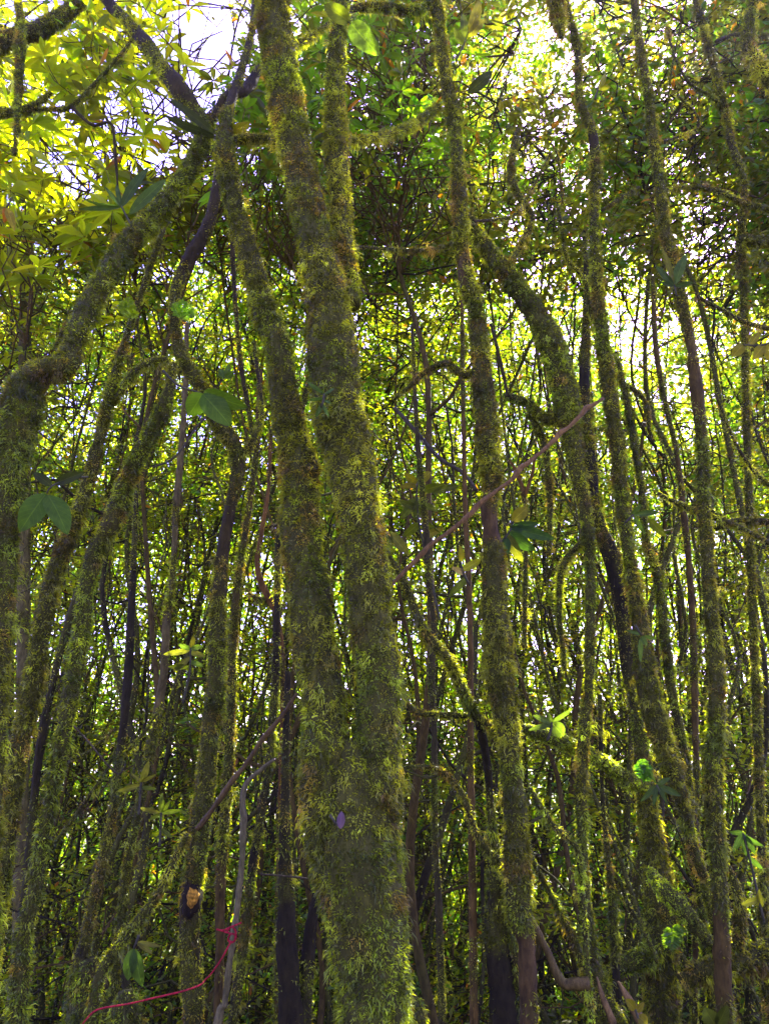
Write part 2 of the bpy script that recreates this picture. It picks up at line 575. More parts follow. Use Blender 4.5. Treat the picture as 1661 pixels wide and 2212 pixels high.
def make_tree(name, label, Y, parts, cat='tree', bark=BARK, tone=0.0, bright=1.0, shag=1.0, grown=None, group=None, lump=0.13, ln=0.8, m0=0.66):
    """parts: (part name, rows, options). The first is the trunk; each part carries its moss as a child."""
    global MOSS_TOTAL
    root = None
    first = True
    for k, (pn, rows, opt) in enumerate(parts):
        P = pts(rows, Y, opt.get('shrink', 0.70), m0)
        if opt.get('root'):
            P = to_ground(P)
        if opt.get('up'):
            P = carry_up(P, opt['up'])
        if first:
            base = np.array(P[0][:3])
            root = thing(name, base, label, cat, group)
            first = False
        rmax = max(p[3] for p in P)
        seed = sum(map(ord, label)) % 97 + k * 3
        tb = Tube(P, min(0.05, max(0.018, rmax * 0.4)), max(8, min(36, int(rmax * 240))), opt.get('lump', lump), min(22, 0.9 / max(rmax, .03)), seed)
        mb = MB()
        tb.mesh(mb, opt.get('bark', bark), MOSSY)
        po = mb.build(pn, M_BARK, root, base, smooth=True)
        if opt.get('plabel'):
            po['label'] = opt['plabel']
        depth = np.mean([p[1] for p in P]) * 1.08
        wdt = 1.05 * depth / 759.0
        length = (0.014 + 0.0020 * depth) * opt.get('ln', ln)
        mm = MB()
        dens = 1.5 / (wdt * length * 0.5)
        MOSS_TOTAL += tb.moss(mm, dens, length, wdt, opt.get('shag', shag), opt.get('tone', tone), opt.get('bright', bright))
        sg = opt.get('shag', shag)
        tb.hang(mm, 480 * sg, .027 * opt.get('ln', ln) / .8, wdt * .72, opt.get('tone', tone) + .03, opt.get('bright', bright) * 1.1)
        for q in np.linspace(0, len(tb.C) - 1, max(2, int(len(tb.C) * .08))).astype(int):
            SUN_SPOTS.append(tb.C[q])
        if mm.n > 1500:
            mm.build('moss', M_MOSS, po, base)
        if opt.get('crown'):
            crown_on(root, base, np.array(P[-1][:3]), opt['crown'])
    ALL_TRUNKS.append((base[0], base[1], root, base, None))
    return root


UP = {'root': True, 'up': 2.2, 'crown': 14}
RT = {'root': True}

make_tree('forked_tree', 'thickest shaggy green mossy tree, forking low into two tall stems', 2.6, [
    ('trunk', [(808, 2212, 188), (798, 2050, 195), (788, 1950, 200), (776, 1860, 204), (768, 1760, 176), (764, 1680, 140), (764, 1600, 80)], {'root': True, 'shag': .7, 'tone': -.12, 'bright': 1.12, 'ln': .8, 'shrink': .84}),
    ('limb', [(800, 1900, 126), (806, 1780, 136), (812, 1690, 136), (815, 1620, 130), (818, 1540, 122), (820, 1450, 118), (805, 1350, 115), (795, 1250, 116), (785, 1150, 118), (770, 1080, 120), (757, 1000, 124), (740, 930, 130), (725, 850, 134), (718, 760, 126), (714, 680, 118), (700, 600, 108), (682, 530, 98), (665, 450, 94), (648, 370, 92), (628, 270, 92), (610, 170, 90), (595, 70, 92), (585, -40, 90)], {'up': 2.0, 'crown': 14, 'shag': 1.2, 'shrink': .76}),
    ('limb', [(740, 1960, 120, .02), (724, 1850, 136, .0), (710, 1740, 144, .0), (704, 1640, 136, .01), (700, 1560, 118, .02), (698, 1486, 104, .03), (676, 1393, 112, .05), (662, 1243, 110, .08), (652, 1143, 108, .1), (648, 1043, 102, .12), (632, 943, 86, .15), (612, 843, 74, .18), (600, 743, 73, .2), (578, 690, 70, .22), (553, 600, 60, .25), (524, 500, 55, .28), (500, 410, 54, .3), (486, 330, 50, .3), (488, 270, 34, .32), (505, 200, 20, .4, .3), (525, 140, 16, .5, .2), (545, 60, 14, .6, .2), (555, -30, 12, .7, .2)], {'shag': 1.0, 'shrink': .76}),
    ('limb', [(757, 660, 60, .05), (756, 600, 52, .06), (745, 540, 54, .08), (735, 440, 62, .1), (728, 320, 64, .12), (723, 180, 54, .14), (733, 60, 48, .16, .5), (738, -40, 46, .18, .5)], {'up': 1.8, 'crown': 10, 'shag': 1.3, 'tone': .05}),
    ('branch', [(640, 420, 30, .1), (600, 310, 26, .3), (540, 300, 30, .35), (480, 310, 30, .3)], {}),
    ('branch', [(600, 130, 20, .05, .4), (650, 95, 17, .2, .4), (700, 60, 16, .35, .4), (760, 20, 22, .5, .4), (830, 15, 28, .6, .7), (905, 20, 24, .7, .7), (960, -30, 20, .8)], {}),
    ('branch', [(725, 300, 22, .15, .6), (790, 302, 22, .3, .7), (850, 288, 25, .5), (900, 265, 25, .65), (945, 232, 22, .8)], {}),
], shag=1.3, tone=.02, m0=.98, lump=.15)

make_tree('kneed_tree', 'mossy tree at the edge bending in a knee to a long slanting limb', 2.5, [
    ('trunk', [(-35, 2212, 70), (-30, 1900, 75), (-22, 1600, 85), (-8, 1300, 95), (5, 1143, 100), (18, 1010, 108), (36, 925, 120), (50, 868, 118), (62, 828, 104), (96, 803, 74), (128, 798, 66), (150, 785, 52)], {'root': True, 'shag': 1.4}),
    ('limb', [(112, 806, 60), (142, 792, 66, .02), (165, 722, 66, .05), (188, 670, 66, .1), (228, 600, 66, .15), (282, 520, 70, .25), (340, 460, 60, .35), (390, 395, 50, .42), (425, 335, 46, .48), (440, 285, 50, .5), (425, 245, 44, .5, .35), (382, 187, 42, .5, .3), (342, 132, 37, .55, .34), (312, 90, 32, .6, .3), (270, 40, 28, .65, .35), (228, -5, 25, .7, .3)], {'up': 1.6, 'crown': 10, 'bark': BARK}),
    ('branch', [(215, 640, 40, .2), (170, 680, 34, .3), (135, 730, 26, .4), (120, 755, 16, .45)], {}),
    ('branch', [(440, 290, 30, .5), (470, 240, 22, .55, .3), (500, 200, 22, .6, .2), (530, 195, 24, .7, .2), (560, 150, 20, .8, .2)], {}),
], tone=-.08, bright=.95, m0=.78)

make_tree('slanting_tree', 'dark slender mossy tree slanting past the knee of the edge tree', 3.2, [
    ('trunk', [(-22, 2100, 55), (10, 1830, 55), (42, 1620, 56), (70, 1486, 52), (92, 1343, 50), (117, 1243, 50), (155, 1143, 45), (190, 1043, 38), (216, 943, 33), (240, 843, 28), (268, 743, 22), (300, 650, 18, 0, .5), (330, 560, 16, 0, .5), (360, 480, 14, 0, .4), (390, 420, 12, 0, .4)], RT),
    ('branch', [(246, 870, 18), (280, 818, 24), (318, 785, 22), (352, 776, 22)], {}),
], tone=.1, bright=.8)

make_tree('green_leaning_tree', 'leaning tree with a knot and bright green moss on its upper bend', 3.0, [
    ('trunk', [(36, 2212, 56), (52, 2020, 48), (75, 1920, 43), (100, 1770, 41), (130, 1620, 43), (155, 1486, 48), (176, 1368, 48), (187, 1268, 46), (206, 1193, 50), (242, 1128, 60), (264, 1060, 50), (300, 983, 48), (345, 900, 44), (366, 840, 34), (374, 785, 28)], RT),
    ('branch', [(374, 792, 24), (350, 778, 26), (300, 796, 22), (262, 836, 18)], {}),
], tone=-.16, bright=1.1, ln=.8)

gt = make_tree('notched_tree', 'mossy tree with a fresh orange notch cut low in its trunk', 3.4, [
    ('trunk', [(420, 2212, 62, 0, .6), (411, 2069, 62, 0, .5), (411, 1944, 62, 0, .5), (428, 1819, 62), (441, 1719, 60), (456, 1569, 54), (466, 1486, 52), (471, 1343, 48), (476, 1243, 44), (486, 1158, 38, 0, .35), (501, 1083, 38, 0, .6), (513, 1023, 42), (507, 968, 46), (472, 918, 42, 0, .6), (450, 868, 38), (425, 823, 36), (400, 783, 36), (383, 735, 34), (376, 650, 31), (396, 580, 32, .05, .35), (426, 530, 32, .08, .2), (452, 480, 26, .1, .2), (468, 400, 20, .12, .2), (478, 320, 15, .15, .2)], {'root': True, 'shag': .7}),
    ('limb', [(508, 985, 30), (535, 972, 24), (552, 940, 20), (566, 893, 14, .05, .5), (560, 830, 11, .1, .4), (548, 740, 9, .15, .3)], {}),
    ('branch', [(548, 950, 14, .05), (536, 880, 14, .08, .5), (522, 800, 13, .1, .4), (512, 700, 12, .1, .4), (503, 560, 10, .1, .3), (500, 440, 8, .1, .3)], {}),
], tone=.06, ln=.75)

make_tree('companion_tree', 'straight brown thin tree standing close behind the notched one', 3.9, [
    ('trunk', [(470, 2212, 30, 0, .4), (475, 2069, 28, 0, .4), (476, 1919, 30, 0, .5), (486, 1769, 30), (495, 1620, 28), (500, 1486, 26), (506, 1343, 24, 0, .5), (516, 1243, 22, 0, .35), (531, 1143, 19, 0, .35), (545, 1043, 18, 0, .5), (556, 953, 16, 0, .4), (562, 800, 12, 0, .3)], RT),
], bark=BROWN, tone=.1)

make_tree('slender_tree', 'slender smooth brown tree with a pale patch, curving up behind the leaning stems', 4.6, [
    ('trunk', [(235, 2230, 28), (258, 2019, 26), (275, 1869, 27), (300, 1744, 24), (330, 1594, 22, 0, .3), (352, 1469, 19, 0, .2), (360, 1343, 18, 0, .3), (370, 1268, 18, 0, .4), (376, 1193, 17, 0, .5), (381, 1093, 16, 0, .3), (390, 993, 14, 0, .1), (400, 843, 12, 0, .1), (404, 700, 10, 0, .1)], RT),
], bark=(0.085, .072, .016), tone=0, ln=.6)

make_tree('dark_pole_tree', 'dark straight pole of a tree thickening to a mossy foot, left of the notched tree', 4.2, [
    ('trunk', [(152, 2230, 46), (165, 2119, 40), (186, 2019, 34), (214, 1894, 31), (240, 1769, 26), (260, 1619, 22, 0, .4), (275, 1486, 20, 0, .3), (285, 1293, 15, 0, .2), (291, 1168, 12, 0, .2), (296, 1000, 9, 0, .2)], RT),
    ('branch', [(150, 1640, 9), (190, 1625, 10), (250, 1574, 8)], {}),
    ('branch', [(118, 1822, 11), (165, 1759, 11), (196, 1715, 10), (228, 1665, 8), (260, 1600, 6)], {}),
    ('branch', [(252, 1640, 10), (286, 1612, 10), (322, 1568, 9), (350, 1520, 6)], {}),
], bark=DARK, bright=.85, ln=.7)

make_tree('red_bent_tree', 'thin red barked stem with a sharp elbow behind the forked tree', 4.4, [
    ('trunk', [(600, 2212, 18, 0, .3), (606, 1800, 16, 0, .3), (612, 1500, 14, 0, .2), (600, 1340, 14, 0, .0), (584, 1300, 15, 0, 0), (564, 1258, 14, 0, 0), (556, 1210, 12, 0, 0), (566, 1143, 10, 0, .1), (580, 1053, 9, 0, .3), (585, 930, 8, 0, .3)], RT),
    ('branch', [(580, 1298, 12, 0, .3), (550, 1290, 12, .05, .5), (530, 1270, 8, .1, .5)], {}),
], bark=RED)

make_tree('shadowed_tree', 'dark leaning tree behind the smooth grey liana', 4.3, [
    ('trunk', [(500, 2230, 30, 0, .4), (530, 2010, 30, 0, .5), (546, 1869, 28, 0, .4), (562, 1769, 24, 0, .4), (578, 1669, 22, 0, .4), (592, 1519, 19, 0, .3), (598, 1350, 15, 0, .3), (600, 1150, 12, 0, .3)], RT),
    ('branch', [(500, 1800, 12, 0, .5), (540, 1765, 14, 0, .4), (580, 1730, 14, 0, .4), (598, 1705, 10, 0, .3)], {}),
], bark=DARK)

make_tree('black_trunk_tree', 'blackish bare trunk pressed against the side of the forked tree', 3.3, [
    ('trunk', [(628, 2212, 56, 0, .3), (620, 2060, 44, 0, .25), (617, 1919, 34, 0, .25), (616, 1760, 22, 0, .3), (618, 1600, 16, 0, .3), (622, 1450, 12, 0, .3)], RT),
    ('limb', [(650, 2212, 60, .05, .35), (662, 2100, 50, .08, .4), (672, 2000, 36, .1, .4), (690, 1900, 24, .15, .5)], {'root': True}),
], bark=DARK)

make_tree('bulging_tree', 'tall mossy tree with swollen moss sleeves above a bare purple neck', 3.3, [
    ('trunk', [(1143, 2212, 40, 0, .15), (1140, 2094, 42, 0, .2), (1134, 2025, 54, 0, .6), (1121, 1969, 74), (1118, 1869, 74), (1113, 1769, 66), (1105, 1669, 62), (1096, 1569, 66), (1080, 1469, 80), (1077, 1393, 84), (1067, 1293, 72), (1067, 1200, 66), (1059, 1150, 34, 0, .05), (1057, 1093, 38, 0, .25), (1063, 1043, 52), (1053, 943, 64), (1043, 843, 62), (1036, 743, 50), (1028, 680, 46, 0, .6), (1010, 610, 46, 0, .65), (997, 525, 39, 0, .5), (994, 450, 42), (989, 350, 39), (979, 250, 38, 0, .6), (964, 175, 35, 0, .5), (953, 100, 33, 0, .6), (945, 20, 32), (938, -50, 30)], {'root': True, 'up': 2.2, 'crown': 14, 'shag': 1.4, 'bark': (0.06, 0.040, 0.008)}),
    ('branch', [(1040, 800, 20), (1005, 810, 24, .02), (965, 785, 20, .05), (925, 800, 16, .08), (890, 830, 14, .1), (850, 865, 10, .15)], {}),
    ('branch', [(1020, 478, 9, .3, .5), (1070, 475, 9, .4, .6), (1110, 465, 9, .5, .6), (1140, 425, 8, .6, .5), (1190, 330, 6, .7, .4)], {}),
    ('branch', [(1120, 280, 16, .8, .5), (1112, 310, 18, .8, .6), (1104, 380, 20, .8, .6), (1126, 432, 18, .8, .6), (1150, 470, 17, .8, .5), (1122, 535, 17, .8, .5), (1098, 575, 16, .7, .5), (1090, 620, 12, .6, .5)], {}),
    ('branch', [(1190, 310, 5, .8, .4), (1205, 340, 6, .8, .4), (1216, 440, 5, .8, .4)], {}),
    ('branch', [(985, 525, 10, .0, .6), (930, 540, 12, .1, .7), (870, 540, 11, .2, .7), (800, 535, 9, .3, .6), (760, 530, 6, .4, .5)], {}),
    ('branch', [(1085, 1600, 22, .05), (1040, 1552, 18, .1), (1000, 1546, 18, .12), (950, 1544, 18, .14), (905, 1539, 17, .16), (872, 1516, 10, .18)], {}),
], tone=.12, shag=1.5, m0=.74, lump=.16)

make_tree('leaning_buttress_tree', 'thick tree leaning off the bulging one and thinning into a straight green stem', 3.9, [
    ('trunk', [(1330, 2230, 62, 0, .3), (1305, 2160, 56, 0, .4), (1277, 2069, 44), (1265, 1969, 32), (1260, 1869, 29), (1256, 1719, 31), (1263, 1569, 32), (1272, 1486, 28), (1275, 1293, 26), (1274, 1193, 28), (1262, 1093, 36), (1243, 993, 50), (1228, 893, 66), (1214, 820, 78), (1186, 735, 74), (1152, 670, 63), (1110, 610, 56), (1062, 550, 50), (1025, 500, 38), (1005, 455, 26)], {'root': True, 'shag': 1.2}),
    ('limb', [(1215, 900, 40, .05), (1180, 905, 30, .08), (1140, 870, 26, .1), (1100, 858, 20, .12), (1090, 850, 10, .14)], {}),
    ('branch', [(1204, 440, 8, .4, .5), (1214, 500, 10, .4, .6), (1226, 562, 12, .4, .6), (1262, 605, 12, .4, .6), (1280, 690, 14, .4, .6)], {}),
    ('branch', [(1100, 995, 6, .3, .1), (1116, 1020, 9, .3, .1), (1132, 1074, 11, .3, .2), (1136, 1150, 12, .3, .4), (1132, 1400, 14, .3, .5)], {'bark': RED}),
    ('branch', [(1134, 1070, 8, .3, .1), (1150, 1022, 7, .3, .1), (1156, 980, 5, .3, .1)], {'bark': RED}),
    ('branch', [(1140, 870, 20, .2), (1152, 905, 22, .2), (1176, 963, 20, .2), (1188, 1083, 18, .2), (1185, 1200, 14, .2)], {}),
    ('branch', [(1098, 858, 9, .1, .4), (1085, 800, 8, .12, .3), (1072, 745, 7, .15, .3), (1060, 700, 5, .2, .2)], {}),
    ('branch', [(1270, 1160, 22, .05), (1240, 1190, 20, .08), (1213, 1230, 20, .1), (1208, 1330, 16, .12), (1220, 1450, 14, .15)], {}),
    ('splinter', [(1325, 2212, 16, -.12, 0), (1300, 2150, 12, -.12, 0), (1289, 2110, 4, -.12, 0)], {'bark': (0.17, .115, .03), 'plabel': 'torn raw wood splinter'}),
    ('splinter', [(1395, 2225, 26, -.1, 0), (1362, 2165, 18, -.1, 0), (1335, 2120, 5, -.1, 0)], {'bark': (0.17, .115, .03), 'plabel': 'torn raw wood splinter'}),
], tone=-.03, lump=.16, m0=.74)

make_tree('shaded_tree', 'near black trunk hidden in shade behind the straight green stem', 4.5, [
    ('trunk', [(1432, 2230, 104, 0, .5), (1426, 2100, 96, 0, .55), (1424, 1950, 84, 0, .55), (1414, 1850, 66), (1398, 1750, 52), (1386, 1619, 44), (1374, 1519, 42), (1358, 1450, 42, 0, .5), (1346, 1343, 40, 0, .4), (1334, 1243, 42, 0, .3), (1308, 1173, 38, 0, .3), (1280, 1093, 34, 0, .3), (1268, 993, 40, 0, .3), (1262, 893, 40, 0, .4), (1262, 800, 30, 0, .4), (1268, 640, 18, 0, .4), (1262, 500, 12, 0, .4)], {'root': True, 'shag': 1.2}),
    ('branch', [(1405, 1884, 30, -.3, .9), (1445, 1934, 52, -.55, .95), (1482, 1974, 54, -.6, .95), (1520, 2024, 40, -.6, .9), (1560, 2060, 30, -.5, .8)], {'tone': -.35, 'bright': 1.5, 'ln': .45, 'shag': .5, 'plabel': 'branch padded with green moss, colour brightened as if sunlit'}),
    ('branch', [(1405, 1700, 40, .0, .6), (1355, 1684, 46, -.2, .8), (1300, 1644, 44, -.35, .9), (1230, 1609, 46, -.5, .95), (1180, 1589, 44, -.6, .95), (1128, 1572, 26, -.65, .9)], {'tone': -.35, 'bright': 1.5, 'ln': .45, 'shag': .5, 'plabel': 'branch padded with green moss, colour brightened as if sunlit'}),  # moss colour raised to stand in for sun on the limb's top
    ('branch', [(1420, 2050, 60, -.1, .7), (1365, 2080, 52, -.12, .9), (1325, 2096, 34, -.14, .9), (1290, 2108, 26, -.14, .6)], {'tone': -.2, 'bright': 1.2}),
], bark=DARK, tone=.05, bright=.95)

make_tree('feathered_tree', 'tall thin tree hung with pale moss, its foot splaying toward a mossy elbow', 4.0, [
    ('trunk', [(1530, 1935, 26), (1500, 1844, 32), (1476, 1744, 40), (1448, 1650, 56), (1416, 1560, 62), (1400, 1486, 66), (1384, 1353, 50), (1364, 1243, 37), (1351, 1143, 35), (1341, 1043, 39), (1330, 943, 40), (1315, 843, 40), (1303, 743, 35), (1290, 620, 34), (1285, 525, 28), (1283, 450, 27), (1286, 350, 28, 0, .6), (1277, 275, 27, 0, .6), (1252, 215, 22, 0, .5), (1246, 100, 20, 0, .6), (1225, 20, 18), (1215, -60, 16)], {'root': True, 'up': 1.8, 'crown': 12, 'shag': 1.5}),
    ('limb', [(1185, -60, 40, -.2, .9), (1200, 0, 44, -.2, .95), (1205, 40, 34, -.2, .95), (1212, 80, 14, -.2, .9)], {'shag': 2.5, 'tone': .2}),
    ('branch', [(1300, 455, 9, .05, .4), (1340, 430, 9, .1, .3), (1380, 405, 8, .15, .3)], {}),
], tone=.05, m0=.76)

make_tree('right_pole_tree', 'straight mossy pole with a smooth brown foot beside the mossy elbow', 3.8, [
    ('trunk', [(1566, 2212, 34, 0, .1), (1560, 2080, 38, 0, .2), (1556, 1969, 44), (1548, 1819, 47), (1541, 1719, 48), (1545, 1619, 48), (1549, 1486, 44), (1545, 1393, 40), (1533, 1293, 38), (1528, 1193, 37), (1518, 1068, 36), (1519, 1003, 32, 0, .5), (1515, 943, 30, 0, .4), (1505, 843, 28, 0, .3), (1492, 743, 27, 0, .4), (1476, 670, 34, 0, .6), (1456, 575, 34, 0, .6), (1438, 500, 32), (1425, 400, 29), (1411, 300, 28), (1400, 200, 26, 0, .5), (1382, 100, 25, 0, .4), (1370, 0, 22, 0, .4), (1362, -70, 20, 0, .4)], {'root': True, 'up': 2.2, 'crown': 12, 'bark': BROWN}),
    ('branch', [(1440, 410, 10, .1, .5), (1480, 405, 12, .2, .5), (1540, 410, 14, .25, .6), (1600, 435, 17, .3, .7), (1670, 455, 20, .35, .7), (1740, 460, 20, .4, .7)], {}),
    ('branch', [(1420, 1066, 14, .4), (1495, 1102, 18, .4), (1570, 1128, 18, .4), (1620, 1150, 16, .4), (1670, 1180, 14, .4), (1740, 1230, 10, .5)], {}),
    ('branch', [(1545, 1140, 22, .5, .4), (1600, 1125, 22, .5, .4), (1680, 1130, 22, .5, .4)], {}),
    ('branch', [(1462, 205, 6, .3, .4), (1505, 250, 8, .3, .4), (1500, 282, 8, .3, .4), (1430, 306, 7, .2, .4)], {}),
    ('branch', [(1505, 640, 10, .5, .4), (1560, 670, 12, .5, .5), (1620, 700, 14, .5, .5), (1690, 715, 16, .5, .5)], {}),
    ('branch', [(1545, 850, 8, .5, .4), (1590, 960, 9, .5, .4), (1640, 1030, 12, .5, .6), (1700, 1075, 14, .5, .6)], {}),
], tone=.03)

make_tree('twisted_thin_tree', 'thin twisting dark tree below the top corner, knobbly with moss', 4.6, [
    ('trunk', [(1660, 2230, 26, .6), (1640, 1700, 24, .5), (1625, 1300, 22, .4), (1612, 900, 20, .3), (1606, 620, 20, .2), (1600, 520, 24, .1, .9), (1608, 425, 19), (1604, 375, 20), (1580, 310, 22), (1570, 250, 20), (1551, 175, 20), (1530, 100, 18), (1506, 15, 15), (1490, -60, 13)], {'root': True, 'up': 1.6, 'crown': 10}),
    ('branch', [(1556, 225, 10, 0, .5), (1530, 205, 9, -.05, .5), (1490, 180, 8, -.1, .4), (1460, 130, 7, -.1, .4), (1440, 60, 6, 0, .3)], {}),
    ('branch', [(1545, 90, 8, .1, .4), (1590, 75, 12, .15, .4), (1640, 80, 12, .2, .4), (1700, 70, 12, .3, .4)], {}),
    ('branch', [(1600, 515, 30, .05, .9), (1640, 520, 30, .1, .95), (1700, 515, 34, .15, .95)], {'shag': 1.8}),
], tone=.08, bright=.85, shag=1.4)

make_tree('corner_tree', 'shaggy crooked limb tree entering at the top corner', 3.0, [
    ('trunk', [(1830, 2300, 60, .3), (1800, 1500, 56, .2), (1775, 900, 50, .1), (1745, 420, 44), (1715, 260, 40), (1675, 190, 36), (1638, 140, 35), (1615, 90, 32), (1622, 30, 29), (1635, -50, 27)], {'root': True, 'up': 1.5, 'crown': 8}),
], tone=.1, shag=1.6)

make_tree('thin_pole_tree', 'thin smooth dark pole between the feathered tree and the straight pole', 4.7, [
    ('trunk', [(1500, 2212, 18, 0, .4), (1505, 1800, 17, 0, .4), (1500, 1486, 16, 0, .3), (1496, 1343, 15, 0, .2), (1486, 1193, 14, 0, .2), (1475, 1093, 14, 0, .3), (1460, 968, 14, 0, .4), (1436, 868, 14, 0, .4), (1416, 743, 12, 0, .3), (1410, 600, 9, 0, .3)], RT),
], bark=BROWN)

make_tree('inner_mossy_tree', 'leaning mossy stem squeezed between the feathered tree and the thin pole', 4.5, [
    ('trunk', [(1520, 2000, 26), (1500, 1800, 28), (1472, 1600, 28), (1450, 1486, 28), (1432, 1343, 26), (1420, 1243, 23), (1396, 1168, 20), (1385, 1050, 20), (1370, 960, 20), (1350, 850, 16), (1330, 760, 12)], RT),
    ('branch', [(1345, 830, 10), (1370, 842, 13), (1397, 876, 13), (1402, 930, 10)], {}),
], tone=-.05)

make_tree('hooked_tree', 'dark mossy stem curving out from the forked tree like a hook', 3.2, [
    ('trunk', [(1090, 2212, 66, .5, .3), (1078, 2019, 60, .5, .3), (1072, 1919, 42, .45, .3), (1062, 1780, 26, .4, .4), (1052, 1650, 24, .3, .4), (1035, 1565, 27, .2, .4), (1000, 1496, 30, .1, .5), (968, 1425, 32, .05, .6), (928, 1380, 30), (902, 1333, 26), (880, 1273, 22), (852, 1220, 18), (835, 1190, 12)], RT),
], bark=DARK, tone=-.05, bright=.85)

make_tree('smooth_post_tree', 'straight dark green post of a tree beside the base of the forked one', 4.0, [
    ('trunk', [(955, 2212, 23, 0, .5), (948, 1969, 21, 0, .55), (940, 1819, 20, 0, .5), (938, 1669, 20, 0, .5), (938, 1569, 17, 0, .4), (932, 1469, 16, 0, .3), (936, 1343, 17, 0, .4), (926, 1268, 18, 0, .4), (920, 1143, 14, 0, .3), (905, 993, 11, 0, .3), (896, 843, 9, 0, .3), (890, 700, 7, 0, .3)], RT),
], bark=(.04, .036, .007), ln=.5)

make_tree('arched_branch_tree', 'arched mossy branch bowing down from beside the forked tree', 3.5, [
    ('trunk', [(1100, 1950, 22, .1, .4), (1082, 1866, 22), (1055, 1839, 21), (1026, 1794, 18), (1000, 1719, 17), (962, 1671, 16), (915, 1656, 12), (856, 1660, 8)], RT),
    ('branch', [(955, 1672, 8, 0, .6), (920, 1680, 8, .05, .6), (870, 1662, 6, .1, .6)], {}),
], tone=-.1)

make_tree('brown_post_tree', 'brown smooth thin post standing in front of the black stump', 3.7, [
    ('trunk', [(1024, 2212, 19, 0, .15), (1021, 1969, 18, 0, .25), (1019, 1819, 16, 0, .3), (1016, 1600, 14, 0, .2), (1016, 1400, 13, 0, .1), (1012, 1243, 12, 0, .1), (1005, 1093, 10, 0, .2), (1000, 843, 9, 0, .3), (998, 650, 7, 0, .3)], RT),
], bark=(0.085, 0.056, .009), ln=.5)

make_tree('curled_mossy_tree', 'short crooked stem tipped with lime moss beside the bulging tree', 3.6, [
    ('trunk', [(1262, 2000, 16, .1), (1250, 1850, 17, .05), (1230, 1814, 18), (1200, 1789, 19), (1175, 1754, 19), (1158, 1725, 18), (1143, 1700, 10)], RT),
    ('branch', [(1178, 1760, 10, 0, .8), (1160, 1768, 10, -.03, .8), (1144, 1778, 6, -.05, .8)], {}),
], tone=-.3, bright=1.4)

make_tree('diagonal_stem_tree', 'thin diagonal mossy stem crossing to the torn foot of the straight green stem', 3.8, [
    ('trunk', [(1278, 2150, 22), (1262, 2100, 20), (1245, 2044, 18), (1196, 1944, 17), (1157, 1869, 14), (1120, 1790, 10)], RT),
    ('branch', [(1160, 1868, 8, 0, .5), (1200, 1900, 8, 0, .5), (1232, 1935, 5, 0, .5)], {}),
], tone=-.1, bright=.9)

make_tree('small_dark_post_tree', 'short dark post between the torn foot and the black trunk', 4.2, [
    ('trunk', [(1334, 2140, 26, 0, .4), (1326, 2019, 25, 0, .4), (1320, 1919, 21, 0, .4), (1310, 1819, 16, 0, .4), (1300, 1700, 13, 0, .4), (1296, 1500, 10, 0, .3)], RT),
    ('branch', [(1308, 1755, 7), (1335, 1812, 8), (1362, 1860, 8), (1384, 1892, 6)], {}),
    ('branch', [(1322, 1880, 8), (1338, 1900, 11), (1356, 1950, 12), (1396, 2026, 12), (1420, 2080, 10)], {}),
], bark=DARK)

make_tree('slanted_foot_tree', 'mossy stem slanting up from the bottom to the notched tree', 3.1, [
    ('trunk', [(196, 2230, 38), (214, 2114, 32), (250, 2054, 31), (300, 1989, 31), (350, 1919, 27), (384, 1842, 22), (405, 1800, 14)], RT),
], tone=-.05)

make_tree('pale_back_tree', 'pale smooth trunk far behind the yellow leaves', 6.5, [
    ('trunk', [(40, 2100, 30, 0, .2), (50, 1500, 28, 0, .2), (52, 1000, 27, 0, .1), (55, 700, 25, 0, .1), (60, 550, 22, 0, 0), (64, 400, 18, 0, 0), (70, 250, 14, 0, 0), (80, 100, 10, 0, 0)], RT),
], bark=(0.10, 0.09, .02))

make_tree('yellow_canopy_tree', 'leafy tree with thick crooked boughs spreading golden leaves across the top corner', 4.8, [
    ('trunk', [(-420, 2300, 90, 0, .6), (-400, 1500, 84, 0, .6), (-350, 900, 76), (-240, 420, 66), (-120, 180, 58), (0, 95, 52), (90, 62, 52), (160, 15, 40), (230, -60, 30)], {'root': True}),
    ('limb', [(-160, 230, 40), (-50, 250, 26), (60, 235, 22), (110, 200, 14)], {}),
    ('branch', [(40, 10, 16, -.3, .9), (44, 60, 22, -.3, .9), (42, 150, 24, -.3, .95), (38, 250, 18, -.3, .95), (32, 335, 8, -.3, .9)], {'shag': 1.8}),
    ('branch', [(-60, 238, 12), (90, 236, 11, 0, .6), (150, 232, 11, 0, .5), (190, 195, 10, 0, .6), (250, 130, 9, 0, .7), (290, 80, 8, 0, .7)], {}),
    ('branch', [(155, 232, 8, 0, .2), (200, 270, 7, 0, .1), (240, 268, 6, 0, .1), (250, 350, 6, 0, .1), (255, 410, 4, 0, .1)], {}),
], tone=.1)

# ------------------------------------------------------------------ single leaves, seedlings, sticks, string
GREEN, LIME, DEEP, PALEG = (0.060, 0.088, 0.008), (0.13, 0.14, 0.009), (0.030, 0.046, 0.007), (0.10, 0.12, 0.04)


